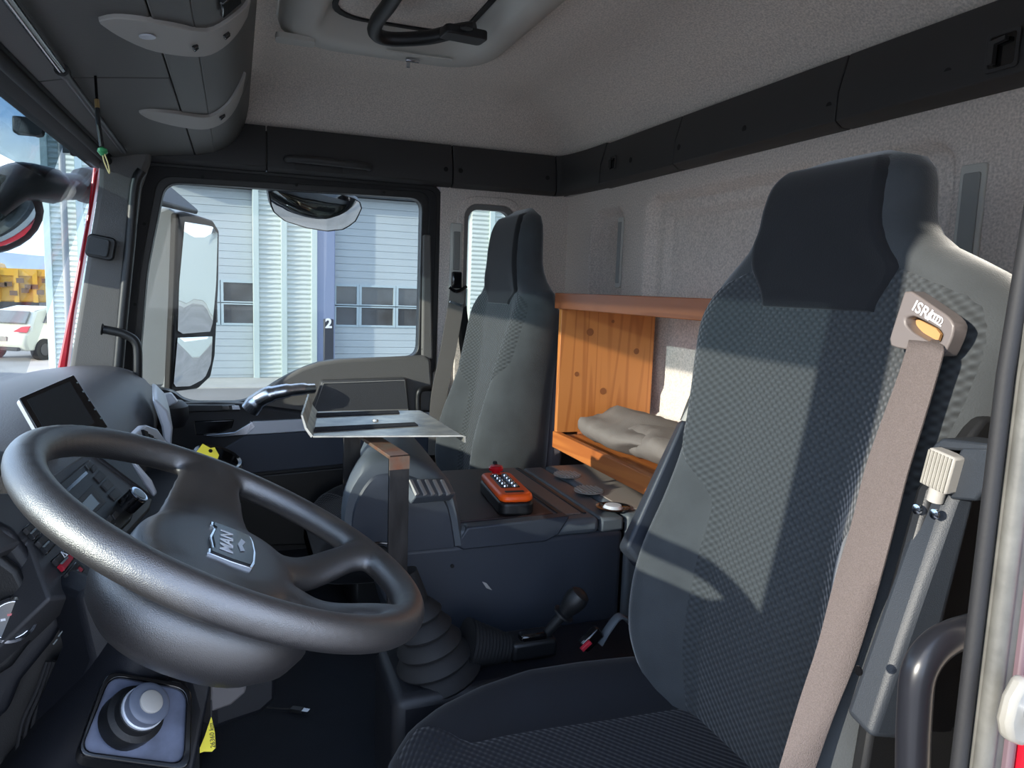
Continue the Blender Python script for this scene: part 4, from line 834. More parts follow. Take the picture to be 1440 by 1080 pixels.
# yellow tags
y1_ = thing('key_tag', 'yellow card tag with a hole standing behind the wheel rim', 'tag', gx(.80, 290, 650))
tp = gx(.9, 290, 640); tn = V((-.8, -.3, .5)).normalized(); G = lambda px, py: gp(tp, tn, px, py)
MB().prism([G(*q_) for q_ in [(272, 641), (285, 624), (296, 630), (302, 629), (308, 640), (304, 652), (298, 658)]], -tn*.001).ob('card', m_yellow, y1_); MB().lathe(G(296, 634), tn, [(.0035, 0), (.0035, .0006)], 12).ob('hole', m_blackg, y1_)
y2_ = thing('hanging_tag', 'yellow handwritten tag hanging below the ignition plate', 'tag', gx(.42, 292, 1055))
tp = gx(.37, 292, 1035); tn = V((-.95, .2, .1)).normalized(); G2 = lambda px, py: gp(tp, tn, px, py)
MB().prism([G2(*q_) for q_ in [(297, 1008), (302, 1030), (303, 1052), (298, 1057), (287, 1057), (281, 1059), (281, 1052), (288, 1035)]], -tn*.001).ob('card', m_yellow, y2_)
ta = (G2(296, 1015)-G2(299, 1050)).normalized(); text('writing', '26360 km', G2(298.5, 1034)+tn*.0003, ta, tn.cross(ta), .0052, m_inkd, y2_, .0003)
MB().tube([G2(297, 1008), G2(297, 985)], .001, 6).ob('string', m_rub, y2_)

# ================================================================== CENTRE CONSOLE
co = thing('centre_console', 'slate grey centre console box between the seats with black top mat', 'console', (1.1, .6, FZ))
CX0, CX1, CZ = .87, 1.33, .532
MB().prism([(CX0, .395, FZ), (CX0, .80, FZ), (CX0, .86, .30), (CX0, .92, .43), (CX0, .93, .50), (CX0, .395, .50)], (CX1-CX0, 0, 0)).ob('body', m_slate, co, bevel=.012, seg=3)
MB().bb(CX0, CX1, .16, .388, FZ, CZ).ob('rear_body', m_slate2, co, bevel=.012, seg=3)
MB().bb(CX0+.01, CX1-.01, .38, .395, FZ, CZ-.02).ob('gap', m_blackg, co)
# lid with a dropped side flap
lidp = [gx(CX0-.006, *q_) for q_ in [(658, 742), (802, 726), (800, 730), (786, 752), (768, 762), (652, 774), (640, 768)]]
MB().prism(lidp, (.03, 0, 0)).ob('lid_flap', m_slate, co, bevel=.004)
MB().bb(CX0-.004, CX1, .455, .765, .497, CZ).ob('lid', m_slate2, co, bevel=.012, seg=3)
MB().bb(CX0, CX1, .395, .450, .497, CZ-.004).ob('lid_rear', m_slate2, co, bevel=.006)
MB().bb(CX0+.035, CX1-.015, .545, .755, CZ-.002, CZ+.004).ob('rubber_mat', m_mat, co, bevel=.002)
for k, yv in enumerate((.53, .50, .475)): MB().bb(CX0+.03, CX1-.02, yv-.004, yv+.004, CZ-.001, CZ+.0025).ob('rail', m_navy, co, bevel=.001)
MB().bb(CX0+.03, CX1-.02, .484, .522, CZ-.001, CZ+.003).ob('brown_pad', mat('brown_grey_pad', (112, 96, 88), .6), co, bevel=.001)
MB().bb(CX0+.03, CX1-.02, .20, .375, CZ-.002, CZ+.002).ob('rear_top', mat('rear_top_grey', (132, 122, 114), .55), co, bevel=.002)
for (px, py, r_) in ((798, 668, .030), (828, 690, .030)):
    c_ = gz(CZ+.002, px, py); cr_ = MB().lathe(c_, EZ, [(.036, 0), (.036, .002), (.033, .003)], 24).ob('vent_disc', mat('vent_disc_grey', (150, 144, 136), .5), co)
    for k in range(7):
        yk = -.027+.009*k; hw_ = math.sqrt(max(0, .033**2-yk**2)); MB().box(c_+V((0, yk, .004)), (hw_, .0018, .0014)).ob('vent_slat', m_lgrey, cr_)
c_ = gz(CZ+.002, 862, 714); MB().lathe(c_, EZ, [(.036, 0), (.038, .003), (.032, .004), (.028, .001)], 24).ob('cup_rim', m_blackg, co); MB().lathe(c_+V((0, 0, .001)), EZ, [(.022, 0), (.018, .006), (.004, .007)], 20).ob('cap', m_satin, co)
# front hump
HM = [(.98, .50), (.992, .56), (.985, .62), (.955, .672), (.925, .685), (.87, .680), (.81, .648), (.772, .60), (.752, .50)]
def hum(x, s_=1, dz=0): return [V((x, .87+(y-.87)*s_-.13*max(0, (y-.75)/.24)*(x-CX0)/.46, .5+(z-.5)*s_+dz)) for y, z in HM]
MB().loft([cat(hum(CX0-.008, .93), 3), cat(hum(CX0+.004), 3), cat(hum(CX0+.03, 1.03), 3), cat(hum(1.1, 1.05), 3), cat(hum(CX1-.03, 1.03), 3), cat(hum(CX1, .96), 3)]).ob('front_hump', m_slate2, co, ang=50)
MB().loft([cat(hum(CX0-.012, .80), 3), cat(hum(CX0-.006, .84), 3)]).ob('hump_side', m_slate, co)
rp0 = V((.89, .805, .648)); rn_ = V((-.30, -.50, .80)).normalized()
MB().prism([gp(rp0, rn_, *q_) for q_ in [(570, 672), (626, 672), (642, 694), (586, 698)]], -rn_*.02).ob('vent_panel', m_slate2, co, bevel=.004)
for k in range(5):
    x = 576+11*k; MB().prism([gp(rp0+rn_*.003, rn_, *q_) for q_ in [(x, 674), (x+4, 674), (x+14, 694), (x+10, 695)]], -rn_*.005).ob('vent_rib', m_lgrey, co, bevel=.0008)
for k in range(3):
    for s_ in (0, 1): MB().box((CX0+.02+.012*k+.25*s_, .925+.0*k, .705), (.0045, .006, .004)).ob('button', m_lgrey, co, bevel=.001)
# scratches on the side
for (px, py) in ((685, 824),): MB().prism([gx(CX0-.0004, *q_) for q_ in [(678, 818), (684, 820), (692, 830), (684, 827)]], (.0003, 0, 0)).ob('scuff', m_lgrey, co)
hole(MB(), gx(CX0-.001, 636, 796), (-1, 0, 0), .004).ob('screw', m_hole, co)
# lower plinth
pl_ = thing('tunnel_cover', 'dark plinth beside the driver seat carrying gear and brake levers', 'cover', (.75, .65, FZ))
MB().bb(.665, CX0-.012, .18, .93, FZ, .315).ob('cover', m_navy, pl_, bevel=.02, seg=3)
# side grille of rear body
for r_ in range(7):
    for c_ in range(2): MB().lathe((CX0-.001, .315-.03*c_-(.012 if r_ % 2 else 0), .30+.026*r_), (-1, 0, 0), [(.012, 0), (.012, .002), (.008, .002), (.008, .0005)], 10).ob('vent_ring', m_black, co)
# gear lever
gl = thing('gear_lever', 'black gear lever with ribbed rubber boot between wheel and seat', 'gear lever', (.745, .86, .315))
ba = gx(.745, 618, 935); tp_ = gx(.745, 588, 838); pr = []
for k in range(5):
    t0 = k/5; t1 = (k+.78)/5; R0_ = .078-.010*k; 
    pr += [(t0, R0_), (t0+.03, R0_+.002), (t1, R0_-.012), (t1+.02, R0_-.018)]
dirv = tp_-ba; L_ = dirv.length
MB().lathe(ba-EZ*.02, dirv, [(a*L_*1.1, b) if 0 else (b, a*L_*1.1) for a, b in pr]+[(.022, L_*1.12), (.018, L_*1.5)], 28).ob('boot', m_rub, gl, ang=30)
kc_ = gx(.745, 546, 806)
MB().cyl(ba+dirv*1.2, kc_, .014, .012).ob('shaft', m_black, gl)
kn0 = gx(.72, 545, 805); kna = V((-.75, -.1, .65)).normalized()
K_ = lambda px, py, l=0: gp(kn0+kna*l, kna, px, py)
o_ = [K_(*q_) for q_ in [(510, 775), (520, 766), (540, 764), (552, 772), (578, 822), (582, 836), (572, 842), (548, 820), (524, 795)]]; cq = sum(o_, V((0, 0, 0)))/len(o_)
MB().prism(o_, -kna*.03).ob('knob', m_black, gl, bevel=.008, seg=3); MB().tube(cat(o_, 4, True), .0028, 8, wrap=True).ob('knob_edge', m_blackg, gl)
# bellows behind the boot
bl = thing('cable_bellows', 'ribbed rubber bellows lying between gear boot and brake lever', 'bellows', gx(.75, 690, 915))
a, b = gx(.745, 655, 905), gx(.745, 722, 912); n_ = 13; pts = [a.lerp(b, k/(2*n_)) for k in range(2*n_+1)]
MB().tube(pts, [(.047-.0009*k)-(.006 if k % 2 else 0) for k in range(2*n_+1)], 22).ob('bellows', m_rub, bl, ang=20)
# parking brake
hbk = thing('parking_brake', 'black parking brake lever with a thick knob on the plinth', 'brake lever', gx(.74, 755, 905))
MB().box(gx(.745, 745, 905), (.03, .045, .018)).ob('base', m_black, hbk, bevel=.008, seg=3); MB().box(gx(.745, 745, 900)+V((-.012, 0, .012)), (.012, .026, .010)).ob('cap', m_blackg, hbk, bevel=.005)
a, b = gx(.74, 762, 898), gx(.72, 795, 860); MB().cyl(a, b, .0095).ob('shaft', m_black, hbk); d_ = (b-a).normalized()
MB().lathe(b, d_, [(.012, -.012), (.021, -.008), (.021, -.004), (.014, -.002), (.016, .006), (.020, .018), (.022, .034), (.019, .046), (.010, .052), (.001, .053)], 24).ob('knob', m_black, hbk)
# buckle
bk = thing('belt_buckle', 'black seat belt buckle with red button beside the driver cushion', 'buckle', gx(.66, 830, 912))
a, b = gx(.66, 812, 916), gx(.66, 850, 880); MB().box((a+b)/2, (.009, .022, .012), (EX, (b-a).normalized(), EX.cross((b-a).normalized()))).ob('body', m_blackg, bk, bevel=.004)
c_ = gx(.645, 824, 908); MB().box(c_, (.004, .011, .0035), (EX, (b-a).normalized(), EX.cross((b-a).normalized()))).ob('button', m_redsw, bk, bevel=.001)
MB().tube(cat([gx(.66, 843, 905), gx(.66, 855, 885), gx(.66, 872, 866), gx(.66, 890, 880)], 4), .011, 10, .4).ob('webbing', m_slate2, bk)
# ------------------------------------------------------------------ bracket with tray
br = thing('tray_stand', 'bent black steel strap stand worn brown on top holding the tray', 'stand', gx(.85, 560, 830))
n1, f1 = gz(.735, 560, 640), gz(.735, 507, 613); sd_ = (f1-n1).normalized(); pw = EZ.cross(sd_).normalized(); sw_ = .0165
sd_ = (V((1, .12, 0))).normalized(); pw = EZ.cross(sd_); n1 = gz(.735, 562, 641); f1 = n1+sd_*.28
MB().box((n1+f1)/2-EZ*.002, ((f1-n1).length/2, sw_, .003), (sd_, pw, EZ)).ob('top_strap', m_rust, br, bevel=.0008)
MB().prism([n1+pw*s_*sw_+EZ*.001 for s_ in (-1, 1)]+[n1+pw*s_*sw_-EZ*.26 for s_ in (1, -1)], sd_*.006).ob('leg', m_steel, br, bevel=.0008)
MB().prism([f1+pw*s_*sw_ for s_ in (-1, 1)]+[f1+pw*s_*sw_-EZ*.22 for s_ in (1, -1)], sd_*.006).ob('leg', m_steel, br, bevel=.0008)
MB().prism([n1+pw*s_*sw_-EZ*.001-sd_*.0006 for s_ in (-1, 1)]+[n1+pw*s_*sw_-EZ*.022-sd_*.0006 for s_ in (1, -1)], sd_*.002).ob('rusty_bend', m_rust, br)
tr_ = thing('laptop_tray', 'bent aluminium tray with black hook-tape strips on the steel stand', 'tray', gz(.75, 540, 600))
tz = .752
A, B, C_, D = gz(tz, 440, 613), gz(tz, 650, 612), gz(tz, 590, 577), gz(tz, 447, 579)
MB().prism([A, B, C_, D], -EZ*.003).ob('plate', m_alu, tr_, bevel=.0005)
lipa, lipd = gx(A.x, 437, 612), D; up_ = V((0, .012, .034))
tA = V(A)+up_*1.2; tD = V(D)+up_*1.2; wv_ = []
mb = MB(); N = 12
rows = []
for k in range(N+1):
    t = k/N; z_ = .003*(1 if k % 2 else -1); rows.append([A.lerp(D, t), A.lerp(D, t)+V((0, .010, .014)), A.lerp(D, t)+V((0, .016, .036+z_*.4)), A.lerp(D, t)+V((0, .019, .036+z_*.4)), A.lerp(D, t)+V((0, .013, .012)), A.lerp(D, t)+V((0, .003, -.003))])
MB().loft(rows).ob('raised_lip', m_alu, tr_, ang=20)
rows = [[B.lerp(C_, t), B.lerp(C_, t)+V((0, -.006, -.002)), B.lerp(C_, t)+V((0, -.007, -.013)), B.lerp(C_, t)+V((0, -.004, -.013)), B.lerp(C_, t)+V((0, -.003, -.004)), B.lerp(C_, t)-EZ*.003] for t in (0, 1)]
MB().loft(rows).ob('lower_lip', m_alu, tr_)
for q_ in ([(441, 608), (443, 602), (583, 595), (588, 599)], [(440, 587), (443, 582), (560, 578), (562, 582)]): MB().prism([gz(tz+.0002, *w_) for w_ in q_], EZ*.002).ob('hook_tape', m_velcro, tr_)
MB().lathe(gz(tz, 528, 592), EZ, [(.006, 0), (.005, .003), (.001, .0035)], 14).ob('rivet', m_alu, tr_)
# ------------------------------------------------------------------ orange remote
rc = thing('remote_control', 'orange crane remote control with red stop knob on the console mat', 'remote control', gz(CZ+.004, 710, 690))
rz_ = CZ+.045
pa, pb = gz(rz_, 688, 662), gz(rz_, 730, 706); ld = (pb-pa); ld.z = 0; ld.normalize(); rs = EZ.cross(ld)
ctr = (gz(rz_, 683, 672)+gz(rz_, 748, 700)+gz(rz_, 705, 664)+gz(rz_, 715, 712))/4
ctr = gz(rz_-.015, 711, 690)
RL, RW = .205, .076
def rbx(c, w_, l_, r_, z0, z1, name, m, taper=0, bv=.006):
    o1 = [c+ld*p_[1]+rs*p_[0]+EZ*z0 for p_ in rr(w_, l_, r_, 5)]; o2 = [c+ld*p_[1]*(1-taper)+rs*p_[0]*(1-taper)+EZ*z1 for p_ in rr(w_, l_, r_, 5)]
    return MB().loft([o1, o2]).ob(name, m, rc, bevel=bv, seg=3)
c0 = V((ctr.x, ctr.y, CZ+.004))
rbx(c0, RW, RL, .02, 0, .028, 'lower_shell', m_black); rbx(c0, RW*.98, RL*.99, .02, .028, .044, 'upper_shell', m_orange, .03)
rbx(c0-ld*.012, RW*.56, RL*.52, .004, .0435, .0455, 'key_recess', m_black, 0, .001)
for r_ in range(5):
    for q_ in range(2):
        MB().lathe(c0-ld*(.012-.022*(r_-2))+rs*(.011 if q_ else -.011)+EZ*.045, EZ, [(.0075, 0), (.0065, .004), (.0055, .0045), (.001, .003)], 14).ob('button', m_chrome, rc)
rbx(c0+ld*.072, RW*.55, .012, .003, .0435, .0448, 'name_plate', m_inkd, 0, .0008)
MB().lathe(c0-ld*.092+EZ*.040, EZ, [(.010, 0), (.010, .008), (.0165, .010), (.0175, .016), (.014, .021), (.001, .023)], 24).ob('stop_knob', m_redk, rc)
MB().box(c0-ld*.103+EZ*.062, (.005, .004, .006)).ob('antenna_stub', m_black, rc, bevel=.001)

# ================================================================== SHELVES
sh = thing('pine_shelf_unit', 'pine shelf unit against the rear wall between the seats', 'shelf', (1.43, .15, .58))
MB().bb(1.43, 1.448, .006, .31, .60, .976).ob('upright', m_wood, sh, bevel=.001)
for kx_, ky_, kr in ((830, 467, .011), (895, 494, .009), (811, 526, .007), (848, 550, .010), (862, 452, .005)):
    kc0 = gx(1.4296, kx_, ky_); MB().lathe(kc0, (-1, 0, 0), [(kr, 0), (kr, .0005)], 16, 1).ob('knot', mat('knot_wood', (136, 78, 38), .5) if kx_ == 830 else bpy.data.materials['knot_wood'], sh)
MB().bb(.66, 1.452, .006, .318, .976, .995).ob('top_shelf', m_woodx, sh, bevel=.001)
MB().bb(.66, 1.455, .304, .322, .954, .998).ob('top_edge', m_woodd, sh, bevel=.002)
MB().bb(.66, 2.09, .006, .20, .572, .59).ob('bottom_shelf', m_woodx, sh, bevel=.001)
MB().bb(.66, 1.445, .2, .31, .572, .59).ob('shelf_front', m_woodx, sh)
MB().bb(.66, 1.445, .298, .316, .555, .602).ob('bottom_edge', m_woodx, sh, bevel=.002)
MB().bb(1.448, 2.09, .19, .205, .56, .602).ob('bottom_edge', m_woodd, sh, bevel=.002)
MB().bb(.1, 2.08, .04, .155, FZ, .56).ob('wall_locker', mat('felt_locker', (96, 94, 92), .9, bump=.4, bscale=300), smooth=False)
bpy.data.objects['wall_locker'].name = 'wall_lower'; bpy.data.objects['wall_lower']['kind'] = 'structure'
# canvas bag
bgx = thing('canvas_bag', 'crumpled grey canvas bag lying on the lower pine shelf', 'bag', (1.1, .15, .59))
from mathutils import noise
def bag(name, x0, x1, y0, y1, h, seed, m, sk_=0):
    rings = []; n = 28
    for i in range(15):
        t = i/14; x = x0+(x1-x0)*t; e_ = max(.12, (1-(2*t-1)**4))
        ring = []
        for k in range(n):
            a = 2*pi*k/n; c_, s_ = cos(a), sin(a); yy_ = (y0+y1)/2+(y1-y0)/2*abs(c_)**.7*(1 if c_ > 0 else -1)*e_**.3; zz_ = .592+h/2+h/2*abs(s_)**.8*(1 if s_ > 0 else -1)*e_
            p_ = V((x+sk_*(yy_-y0), yy_, zz_)); nn = noise.noise(p_*14+V((seed, 0, 0)))*.020+abs(noise.noise(p_*32+V((0, seed, 0))))*.010
            p_ += V((nn*.6, nn*.8, nn if zz_ > .6 else 0)); p_.z = max(p_.z, .591); p_.y = max(p_.y, .01); ring.append(p_)
        rings.append(ring)
    return MB().loft(rings).ob(name, m, bgx, ang=70)
bag('body', 1.02, 1.385, .05, .29, .085, 3, m_bag, .1); bag('flap', .90, 1.17, .04, .26, .078, 9, m_bag, .15)
0 and MB().bb(1.19, 1.33, .288, .296, .615, .65).ob('label', mat('bag_patch', (160, 154, 148), .8), bgx, bevel=.002)
0 and MB().tube(cat([(1.10, .298, .66), (1.07, .31, .64), (1.05, .305, .605), (1.0, .29, .61), (.97, .27, .65)], 5), .006, 8, .5).ob('strap', mat('dark_strap', (60, 56, 56), .8), bgx)

# ================================================================== SEATS
ZT = [.26, .33, .42, .50, .58, .68, .76, .84, .90, .96, 1.00, 1.04, 1.07, 1.10, 1.14, 1.175, 1.197, 1.207]
HW = [.20, .235, .262, .270, .262, .244, .244, .262, .277, .284, .268, .232, .178, .150, .142, .132, .104, .06]
YF = [.470, .470, .468, .460, .450, .435, .425, .415, .410, .402, .398, .395, .398, .400, .396, .385, .365, .340]
BO = [.03, .055, .085, .092, .088, .070, .052, .040, .030, .024, .016, .008, .004, .0, .0, .0, .0, .0]
YB = [.30, .29, .29, .285, .28, .27, .265, .26, .265, .275, .285, .295, .305, .31, .31, .31, .315, .325]
def itp(T, z):
    z = max(ZT[0], min(ZT[-1], z)); i = 0
    while i < len(ZT)-2 and ZT[i+1] < z: i += 1
    h = ZT[i+1]-ZT[i]; t = (z-ZT[i])/h
    m0 = (T[i+1]-T[max(i-1, 0)])/(ZT[i+1]-ZT[max(i-1, 0)])*h; j = min(i+2, len(T)-1); m1 = (T[j]-T[i])/(ZT[j]-ZT[i])*h
    return T[i]*(2*t**3-3*t*t+1)+m0*(t**3-2*t*t+t)+T[i+1]*(-2*t**3+3*t*t)+m1*(t**3-t*t)
def sfront(u, z, off=0):
    hw, yf, bo_, yb = itp(HW, z), itp(YF, z), itp(BO, z), itp(YB, z); a = abs(u)
    y = yf+bo_*sm((a-.42)/.42); r_ = .30
    if a > 1-r_: t = (a-(1-r_))/r_; y -= (.5*(y-yb))*(1-math.sqrt(max(0, 1-t*t)))
    x = hw*u+.014*sm((z-1.03)/.06)
    return V((x, y+off, z))
def seat(xc, yo, name, lab, driver):
    t = thing(name, lab, 'seat', (xc, .6+yo, FZ), 'front seats'); O = V((xc, yo, 0))
    def wz(p_):
        if driver: return p_
        z = p_.z; k_ = sm((z-1.0)/.08); p_ = V((xc+(p_.x-xc)*(.9+.2*k_)-.02*k_, p_.y, z))
        if z < .88: return p_
        z2 = .88+(z-.88)*.72 if z < 1.06 else 1.0096+(z-1.06)*1.62
        return V((p_.x, p_.y, z2))
    zs_ = [.26+(1.207-.26)*k/56 for k in range(57)]; rings = []
    for z in zs_:
        ring = [sfront(sin(pi/2*(-1+2*k/36))*1.0, z) for k in range(37)]; hw, yb, yf = itp(HW, z), itp(YB, z), itp(YF, z)
        y_e = ring[0].y; q_ = []
        for k in range(1, 14): a = pi*k/14; q_.append(V((ring[18].x+hw*(1-.0)*abs(cos(a))**.45*(1 if cos(a) > 0 else -1), y_e-(y_e-yb)*sin(a)**.6, z)))
        rings.append([wz(p_+O) for p_ in ring+q_])
    MB().loft(rings).ob('backrest', m_velour, t, ang=180)
    def patch(name, ub, z0, z1, m, off=.004, nu=40, nz_=70):
        rows = []
        for j in range(nz_+1):
            z = z0+(z1-z0)*j/nz_; row = []
            for i in range(nu+1):
                s_ = -1+2*i/nu; lo, hi = ub(z); u = lo+(hi-lo)*i/nu; e_ = min(1, (1-abs(s_))*nu/2/1.5, j/1.5, (nz_-j)/1.5)
                row.append(wz(sfront(u, z, off*(2*e_-1) if e_ < 1 else off)+O))
            rows.append(row)
        return MB().loft(rows, cap=False, closed=False).ob(name, m, t, ang=180, open=True)
    patch('back_panel', lambda z: (-(.56+.40*sm((z-.66)/.14)-.45*sm((z-1.00)/.07)), (.56+.40*sm((z-.66)/.14)-.45*sm((z-1.00)/.07))), .30, 1.055, m_weave if driver else m_weave)
    patch('headrest_pad', lambda z: (-(.42+.40*sm((z-.985)/.11)), (.42+.40*sm((z-.985)/.11))), .985, 1.198, m_velblk, .009)
    # shell on the back
    MB().loft([[V((xc+sx_*itp(HW, z)*.80, yo+itp(YB, z)+.02, z)) for sx_ in (-1, 1)]+[V((xc+sx_*itp(HW, z)*.82, yo+itp(YB, z)-.022, z)) for sx_ in (1, -1)] for z in [.28+.065*k for k in range(11)]]).ob('back_shell', m_navy if driver else mat('seat_shell', (92, 84, 88), .5), t, bevel=.01)
    # cushion
    CY = [.40, .44, .52, .62, .72, .80, .87, .92, .955, .972]; CT = [.318, .318, .318, .320, .325, .327, .325, .313, .285, .24]; CB = [.05, .05, .058, .060, .055, .04, .022, .01, .004, 0]; CH = [.235, .250, .262, .265, .265, .262, .256, .245, .225, .20]
    rings = []
    def ci(T, y): 
        y = max(CY[0], min(CY[-1], y)); i = 0
        while i < len(CY)-2 and CY[i+1] < y: i += 1
        k = (y-CY[i])/(CY[i+1]-CY[i]); return T[i]*(1-k)+T[i+1]*k
    def ctop(u, y, off=0):
        a = abs(u); z = ci(CT, y)+ci(CB, y)*sm((a-.5)/.32); 
        if a > .78: tt = (a-.78)/.22; z -= .055*(1-math.sqrt(max(0, 1-tt*tt)))
        return V((xc+ci(CH, y)*u, yo+y, z+off))
    ys_ = [.40+.572*k/36 for k in range(37)]
    for y in ys_:
        top = [ctop(sin(pi/2*(-1+2*k/32)), y) for k in range(33)]; h_ = ci(CH, y); b_ = [V((xc+h_, yo+y, .24)), V((xc+h_*.97, yo+y, .20)), V((xc+h_*.9, yo+y, .19)), V((xc-h_*.9, yo+y, .19)), V((xc-h_*.97, yo+y, .20)), V((xc-h_, yo+y, .24))]
        rings.append(top+b_)
    MB().loft(rings).ob('cushion', m_cush, t, ang=180)
    rows = []
    for j in range(41):
        y = .42+.535*j/40; row = []; hwid = .56+.30*sm((y-.84)/.08)
        for i in range(33):
            s_ = -1+2*i/32; e_ = min(1, (1-abs(s_))*11, j/1.5, (40-j)/1.5); row.append(ctop(s_*hwid, y, .004*(2*e_-1) if e_ < 1 else .004))
        rows.append(row)
    MB().loft(rows, cap=False, closed=False).ob('cushion_panel', m_weave2, t, ang=180, open=True)
    MB().bb(xc-.20, xc+.20, yo+.42, yo+.88, FZ, .205).ob('base', m_black, t, bevel=.02)
    return t
ds = seat(.36, 0, 'driver_seat', 'large grey cloth driver seat with grey belt over its outer shoulder', True)
ps = seat(1.705, -.0, 'passenger_seat', 'grey cloth passenger seat in front of the small fixed side window', False)
# driver seat: belt guide, belt, housings
gY = .452
bgd = MB(); gq = [(1272, 408), (1281, 409), (1335, 446), (1342, 458), (1339, 474), (1325, 504), (1316, 500), (1250, 487), (1249, 480)]
gs = [(1272, 447), (1285, 444), (1320, 462), (1326, 470), (1322, 482), (1312, 484), (1284, 468), (1274, 458)]
def yl(px, Y, n=36): return res3([gy(Y, a, b) for a, b in cat([V((a, b, 0)) for a, b in px], 1, True) and px], n)
go, gi = yl(gq, gY), yl(gs, gY)
# align loops by angle about the slot centre
gc = sum(gi, V((0, 0, 0)))/len(gi)
def polar(loop, n=40):
    o = []
    for k in range(n):
        a = 2*pi*k/n; d = V((cos(a), 0, sin(a))); best = None
        for p_, q_ in zip(loop, loop[1:]+loop[:1]):
            e_ = q_-p_; den = d.x*e_.z-d.z*e_.x
            if abs(den) < 1e-12: continue
            w_ = p_-gc; tt = (w_.x*e_.z-w_.z*e_.x)/den; ss = (w_.x*d.z-w_.z*d.x)/den
            if tt > 0 and -1e-6 <= ss <= 1+1e-6 and (best is None or tt > best): best = tt
        o.append(gc+d*(best or .01))
    return o
frame(polar(go), polar(gi), (0, -.022, 0)).ob('belt_guide', m_bezel, ds, bevel=.003, seg=3)
MB().prism([gy(gY-.02, a, b) for a, b in gs], (0, .004, 0)).ob('guide_slot', mat('foam_orange', (176, 132, 84), .7), ds)
bgo = [o for o in ds.children if o.name.startswith('belt_guide')][0]
ga = (gy(gY, 1330, 462)-gy(gY, 1285, 433)).normalized(); gb_ = V((0, 1, 0)).cross(ga).normalized(); gb_ = gb_ if gb_.z > 0 else -gb_
text('lettering', 'ISRI', gy(gY+.001, 1297, 437), ga, gb_, .0125, m_ink, bgo, .0005, .0002)
for k in range(4):
    c_ = gy(gY+.001, 1310+3.6*k, 444.5+2.1*k); MB().tube([c_+ga*.0042*cos(2*pi*j/14)+gb_*.0042*sin(2*pi*j/14) for j in range(14)], .0006, 6, wrap=True).ob('ring_mark', m_ink, bgo)
MB().box(gy(gY+.001, 1313, 452), (.011, .0006, .0006), (ga, gb_, EY)).ob('underline', m_ink, bgo)
m_belt = None or mat('belt_cloth', (98, 89, 87), .85, bump=.7, bscale=900, var=.25, vscale=700)
bt = thing('driver_belt', 'long grey seat belt hanging over the driver seat edge', 'seat belt', gy(.5, 1240, 800))
Lp = [(1278, 474, .440), (1276, 486, .462), (1262, 530, .468), (1240, 590, .475), (1216, 660, .482), (1196, 740, .492), (1172, 820, .51), (1150, 905, .54), (1124, 985, .57), (1094, 1085, .60), (1075, 1150, .61)]
Rp = [(1318, 478, .440), (1326, 492, .462), (1317, 530, .465), (1296, 600, .470), (1276, 665, .476), (1262, 720, .482), (1244, 790, .49), (1224, 860, .50), (1202, 930, .52), (1170, 1010, .55), (1140, 1095, .57)]
LL = cat([gy(c_, a, b) for a, b, c_ in Lp], 4); RL_ = cat([gy(c_, a, b) for a, b, c_ in Rp], 4)
MB().loft([[l_, l_.lerp(r_, .33)+V((0, .002, 0)), l_.lerp(r_, .67)+V((0, .002, 0)), r_, r_-V((0, .002, 0)), l_-V((0, .002, 0))] for l_, r_ in zip(LL, RL_)]).ob('webbing', m_belt, bt, ang=60)
def housing(B4, T4, name, t_, m):   # hexahedron between two quads
    return MB().loft([B4, [a.lerp(b, .5) for a, b in zip(B4, T4)], T4]).ob(name, m, t_, bevel=.008, seg=3)
hb_ = [gy(.545, 1186, 1002), gy(.545, 1224, 1040), gy(.45, 1282, 1048), gy(.45, 1240, 1010)]
ht = [gy(.425, 1290, 690), gy(.425, 1336, 694), gy(.34, 1392, 632), gy(.34, 1350, 640)]
m_hous = mat('housing_slate', (38, 43, 50), .5, bump=.2, bscale=900)
housing([gx(.10, 1186, 1002), gx(.062, 1224, 1040), gx(.058, 1286, 1045), gx(.10, 1262, 1000)], [gx(.105, 1293, 696), gx(.07, 1337, 700), gx(.055, 1390, 645), gx(.09, 1345, 650)], 'belt_housing', ds, m_hous)
# open lever end on top
MB().prism([gy(.465, *q_) for q_ in [(1296, 692), (1302, 640), (1316, 622), (1326, 620), (1322, 630), (1312, 640), (1304, 694)]], (0, -.05, 0)).ob('lever_frame', m_hous, ds, bevel=.002)
MB().prism([gy(.465, *q_) for q_ in [(1334, 702), (1346, 640), (1352, 628), (1395, 630), (1397, 640), (1390, 680), (1372, 705)]], (0, -.06, 0)).ob('lever_frame', m_hous, ds, bevel=.003)
MB().prism([gy(.465, *q_) for q_ in [(1314, 624), (1324, 616), (1390, 624), (1396, 634), (1350, 634), (1322, 632)]], (0, -.05, 0)).ob('lever_frame', m_hous, ds, bevel=.003)
a = gy(.47, 1322, 678); b = gy(.47, 1331, 645); d_ = (b-a).normalized(); s_ = d_.cross(EY).normalized()
MB().box((a+b)/2, (.016, .021, .010), (s_, d_, s_.cross(d_))).ob('lever', m_lgrey, ds, bevel=.003)
lv = [o for o in ds.children if o.name.startswith('lever') and not o.name.startswith('lever_frame')][0]
for k in range(7): MB().box((a+b)/2+s_*(-.013+.0043*k)+EY*.0102, (.0012, .019, .0012), (s_, d_, EY)).ob('grip_rib', m_white, lv)
MB().cyl(a-d_*.022, a+d_*.004, .0085, n=14).ob('lever_stem', m_lgrey, ds)
for px, py in ((1291, 716), (1316, 723)): MB().lathe(gy(.483, px, py), EY, [(.0055, 0), (.0055, .003), (.002, .004)], 14).ob('screw', m_chrome, ds)
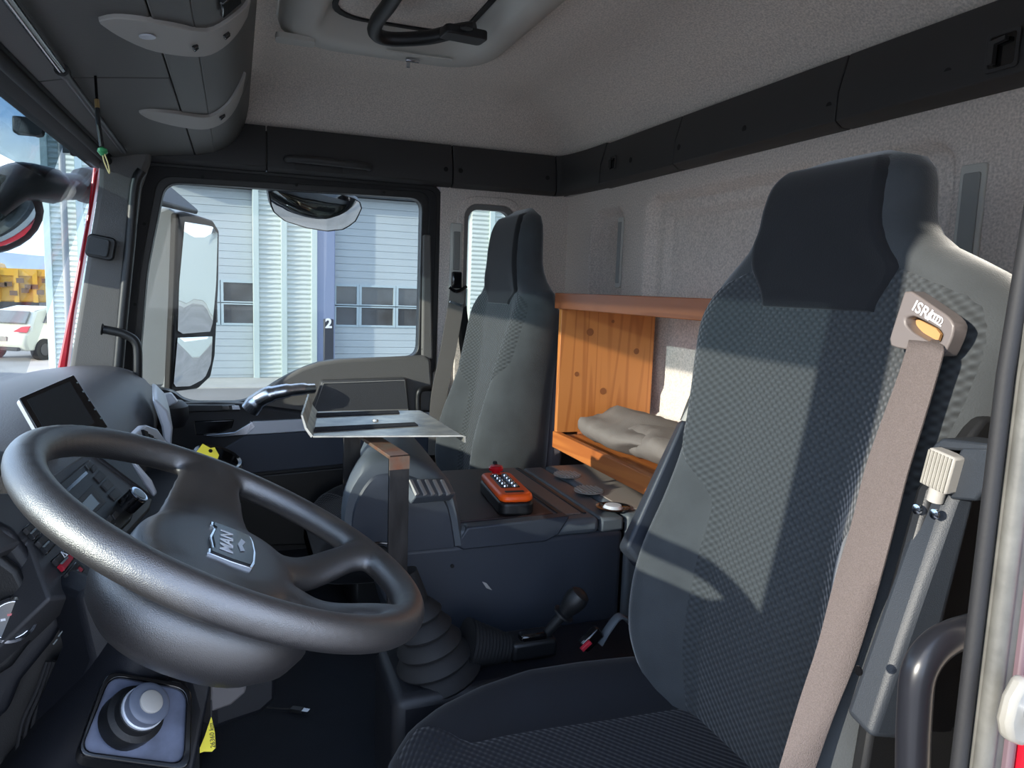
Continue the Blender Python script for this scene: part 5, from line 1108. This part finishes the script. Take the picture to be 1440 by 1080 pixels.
for px, py, r_ in ((1208, 943, .005),): MB().lathe(gy(.59, px, py), EY, [(r_, 0), (r_, .0015)], 12).ob('hole', m_blackg, ds)
MB().prism([(.088, .50, .30), (.088, .53, .42), (.088, .515, .60), (.088, .47, .80), (.088, .40, .88), (.088, .25, .88), (.088, .23, .30)], (.02, 0, 0)).ob('side_cover', m_black, ds, bevel=.006)  # added black plate, stands in for the dark shadowed gap behind the seat
# inboard hinge housing and lever, left of backrest
ib = [gy(.47, 893, 708), gy(.47, 925, 700), gy(.38, 925, 700), gy(.38, 893, 705)]; it = [gy(.40, 962, 590), gy(.40, 985, 590), gy(.33, 985, 590), gy(.33, 962, 590)]
housing([gx(.655, 868, 770), gx(.655, 892, 800), gx(.60, 905, 800), gx(.60, 880, 770)], [gx(.665, 955, 590), gx(.665, 985, 600), gx(.60, 985, 600), gx(.60, 960, 590)], 'inboard_housing', ds, m_slate)
MB().tube(cat([gx(.668, 960, 592), gx(.668, 974, 556), gx(.668, 980, 552), gx(.668, 986, 560), gx(.668, 984, 575)], 4), .005, 8).ob('lever_frame', m_black, ds)
MB().cyl(gx(.66, 964, 594), gx(.66, 976, 570), .009, n=12).ob('lever_grip', m_lgrey, ds)
# passenger belt on the pillar
pbt = thing('passenger_belt', 'grey seat belt with black anchor on the pillar beside the passenger window', 'seat belt', (2.07, .46, .8))
MB().box(gx(2.06, 642, 398)+V((0, 0, .01)), (.012, .018, .03)).ob('anchor', m_blackg, pbt, bevel=.006)
MB().tube(cat([gx(2.05, 632, 404), gx(2.045, 642, 410), gx(2.05, 656, 403)], 4), .006, 8).ob('belt_loop', m_blackg, pbt)
def ribbon(Lx, Rx, X, name, m): 
    LL = cat([gx(x_, a, b) for (a, b), x_ in zip(Lx, X)], 4); RR_ = cat([gx(x_, a, b) for (a, b), x_ in zip(Rx, X)], 4)
    return MB().loft([[l_, r_, r_+V((.003, 0, 0)), l_+V((.003, 0, 0))] for l_, r_ in zip(LL, RR_)]).ob(name, m, pbt)
ribbon([(633, 405), (630, 430), (618, 500), (606, 560), (602, 640)], [(652, 405), (652, 430), (640, 500), (628, 560), (618, 640)], [2.05, 2.05, 2.04, 2.02, 2.0], 'webbing', m_beltd)
ribbon([(652, 432), (645, 470), (650, 510)], [(656, 430), (660, 470), (658, 512)], [2.065, 2.07, 2.075], 'rear_webbing', m_black)
MB().box(gx(2.035, 641, 427), (.004, .024, .005), (EX, V((0, .95, .3)), V((0, -.3, .95)))).ob('tongue', m_chrome, pbt, bevel=.001)
for k, v in list(bpy.data.objects.items()):
    pass
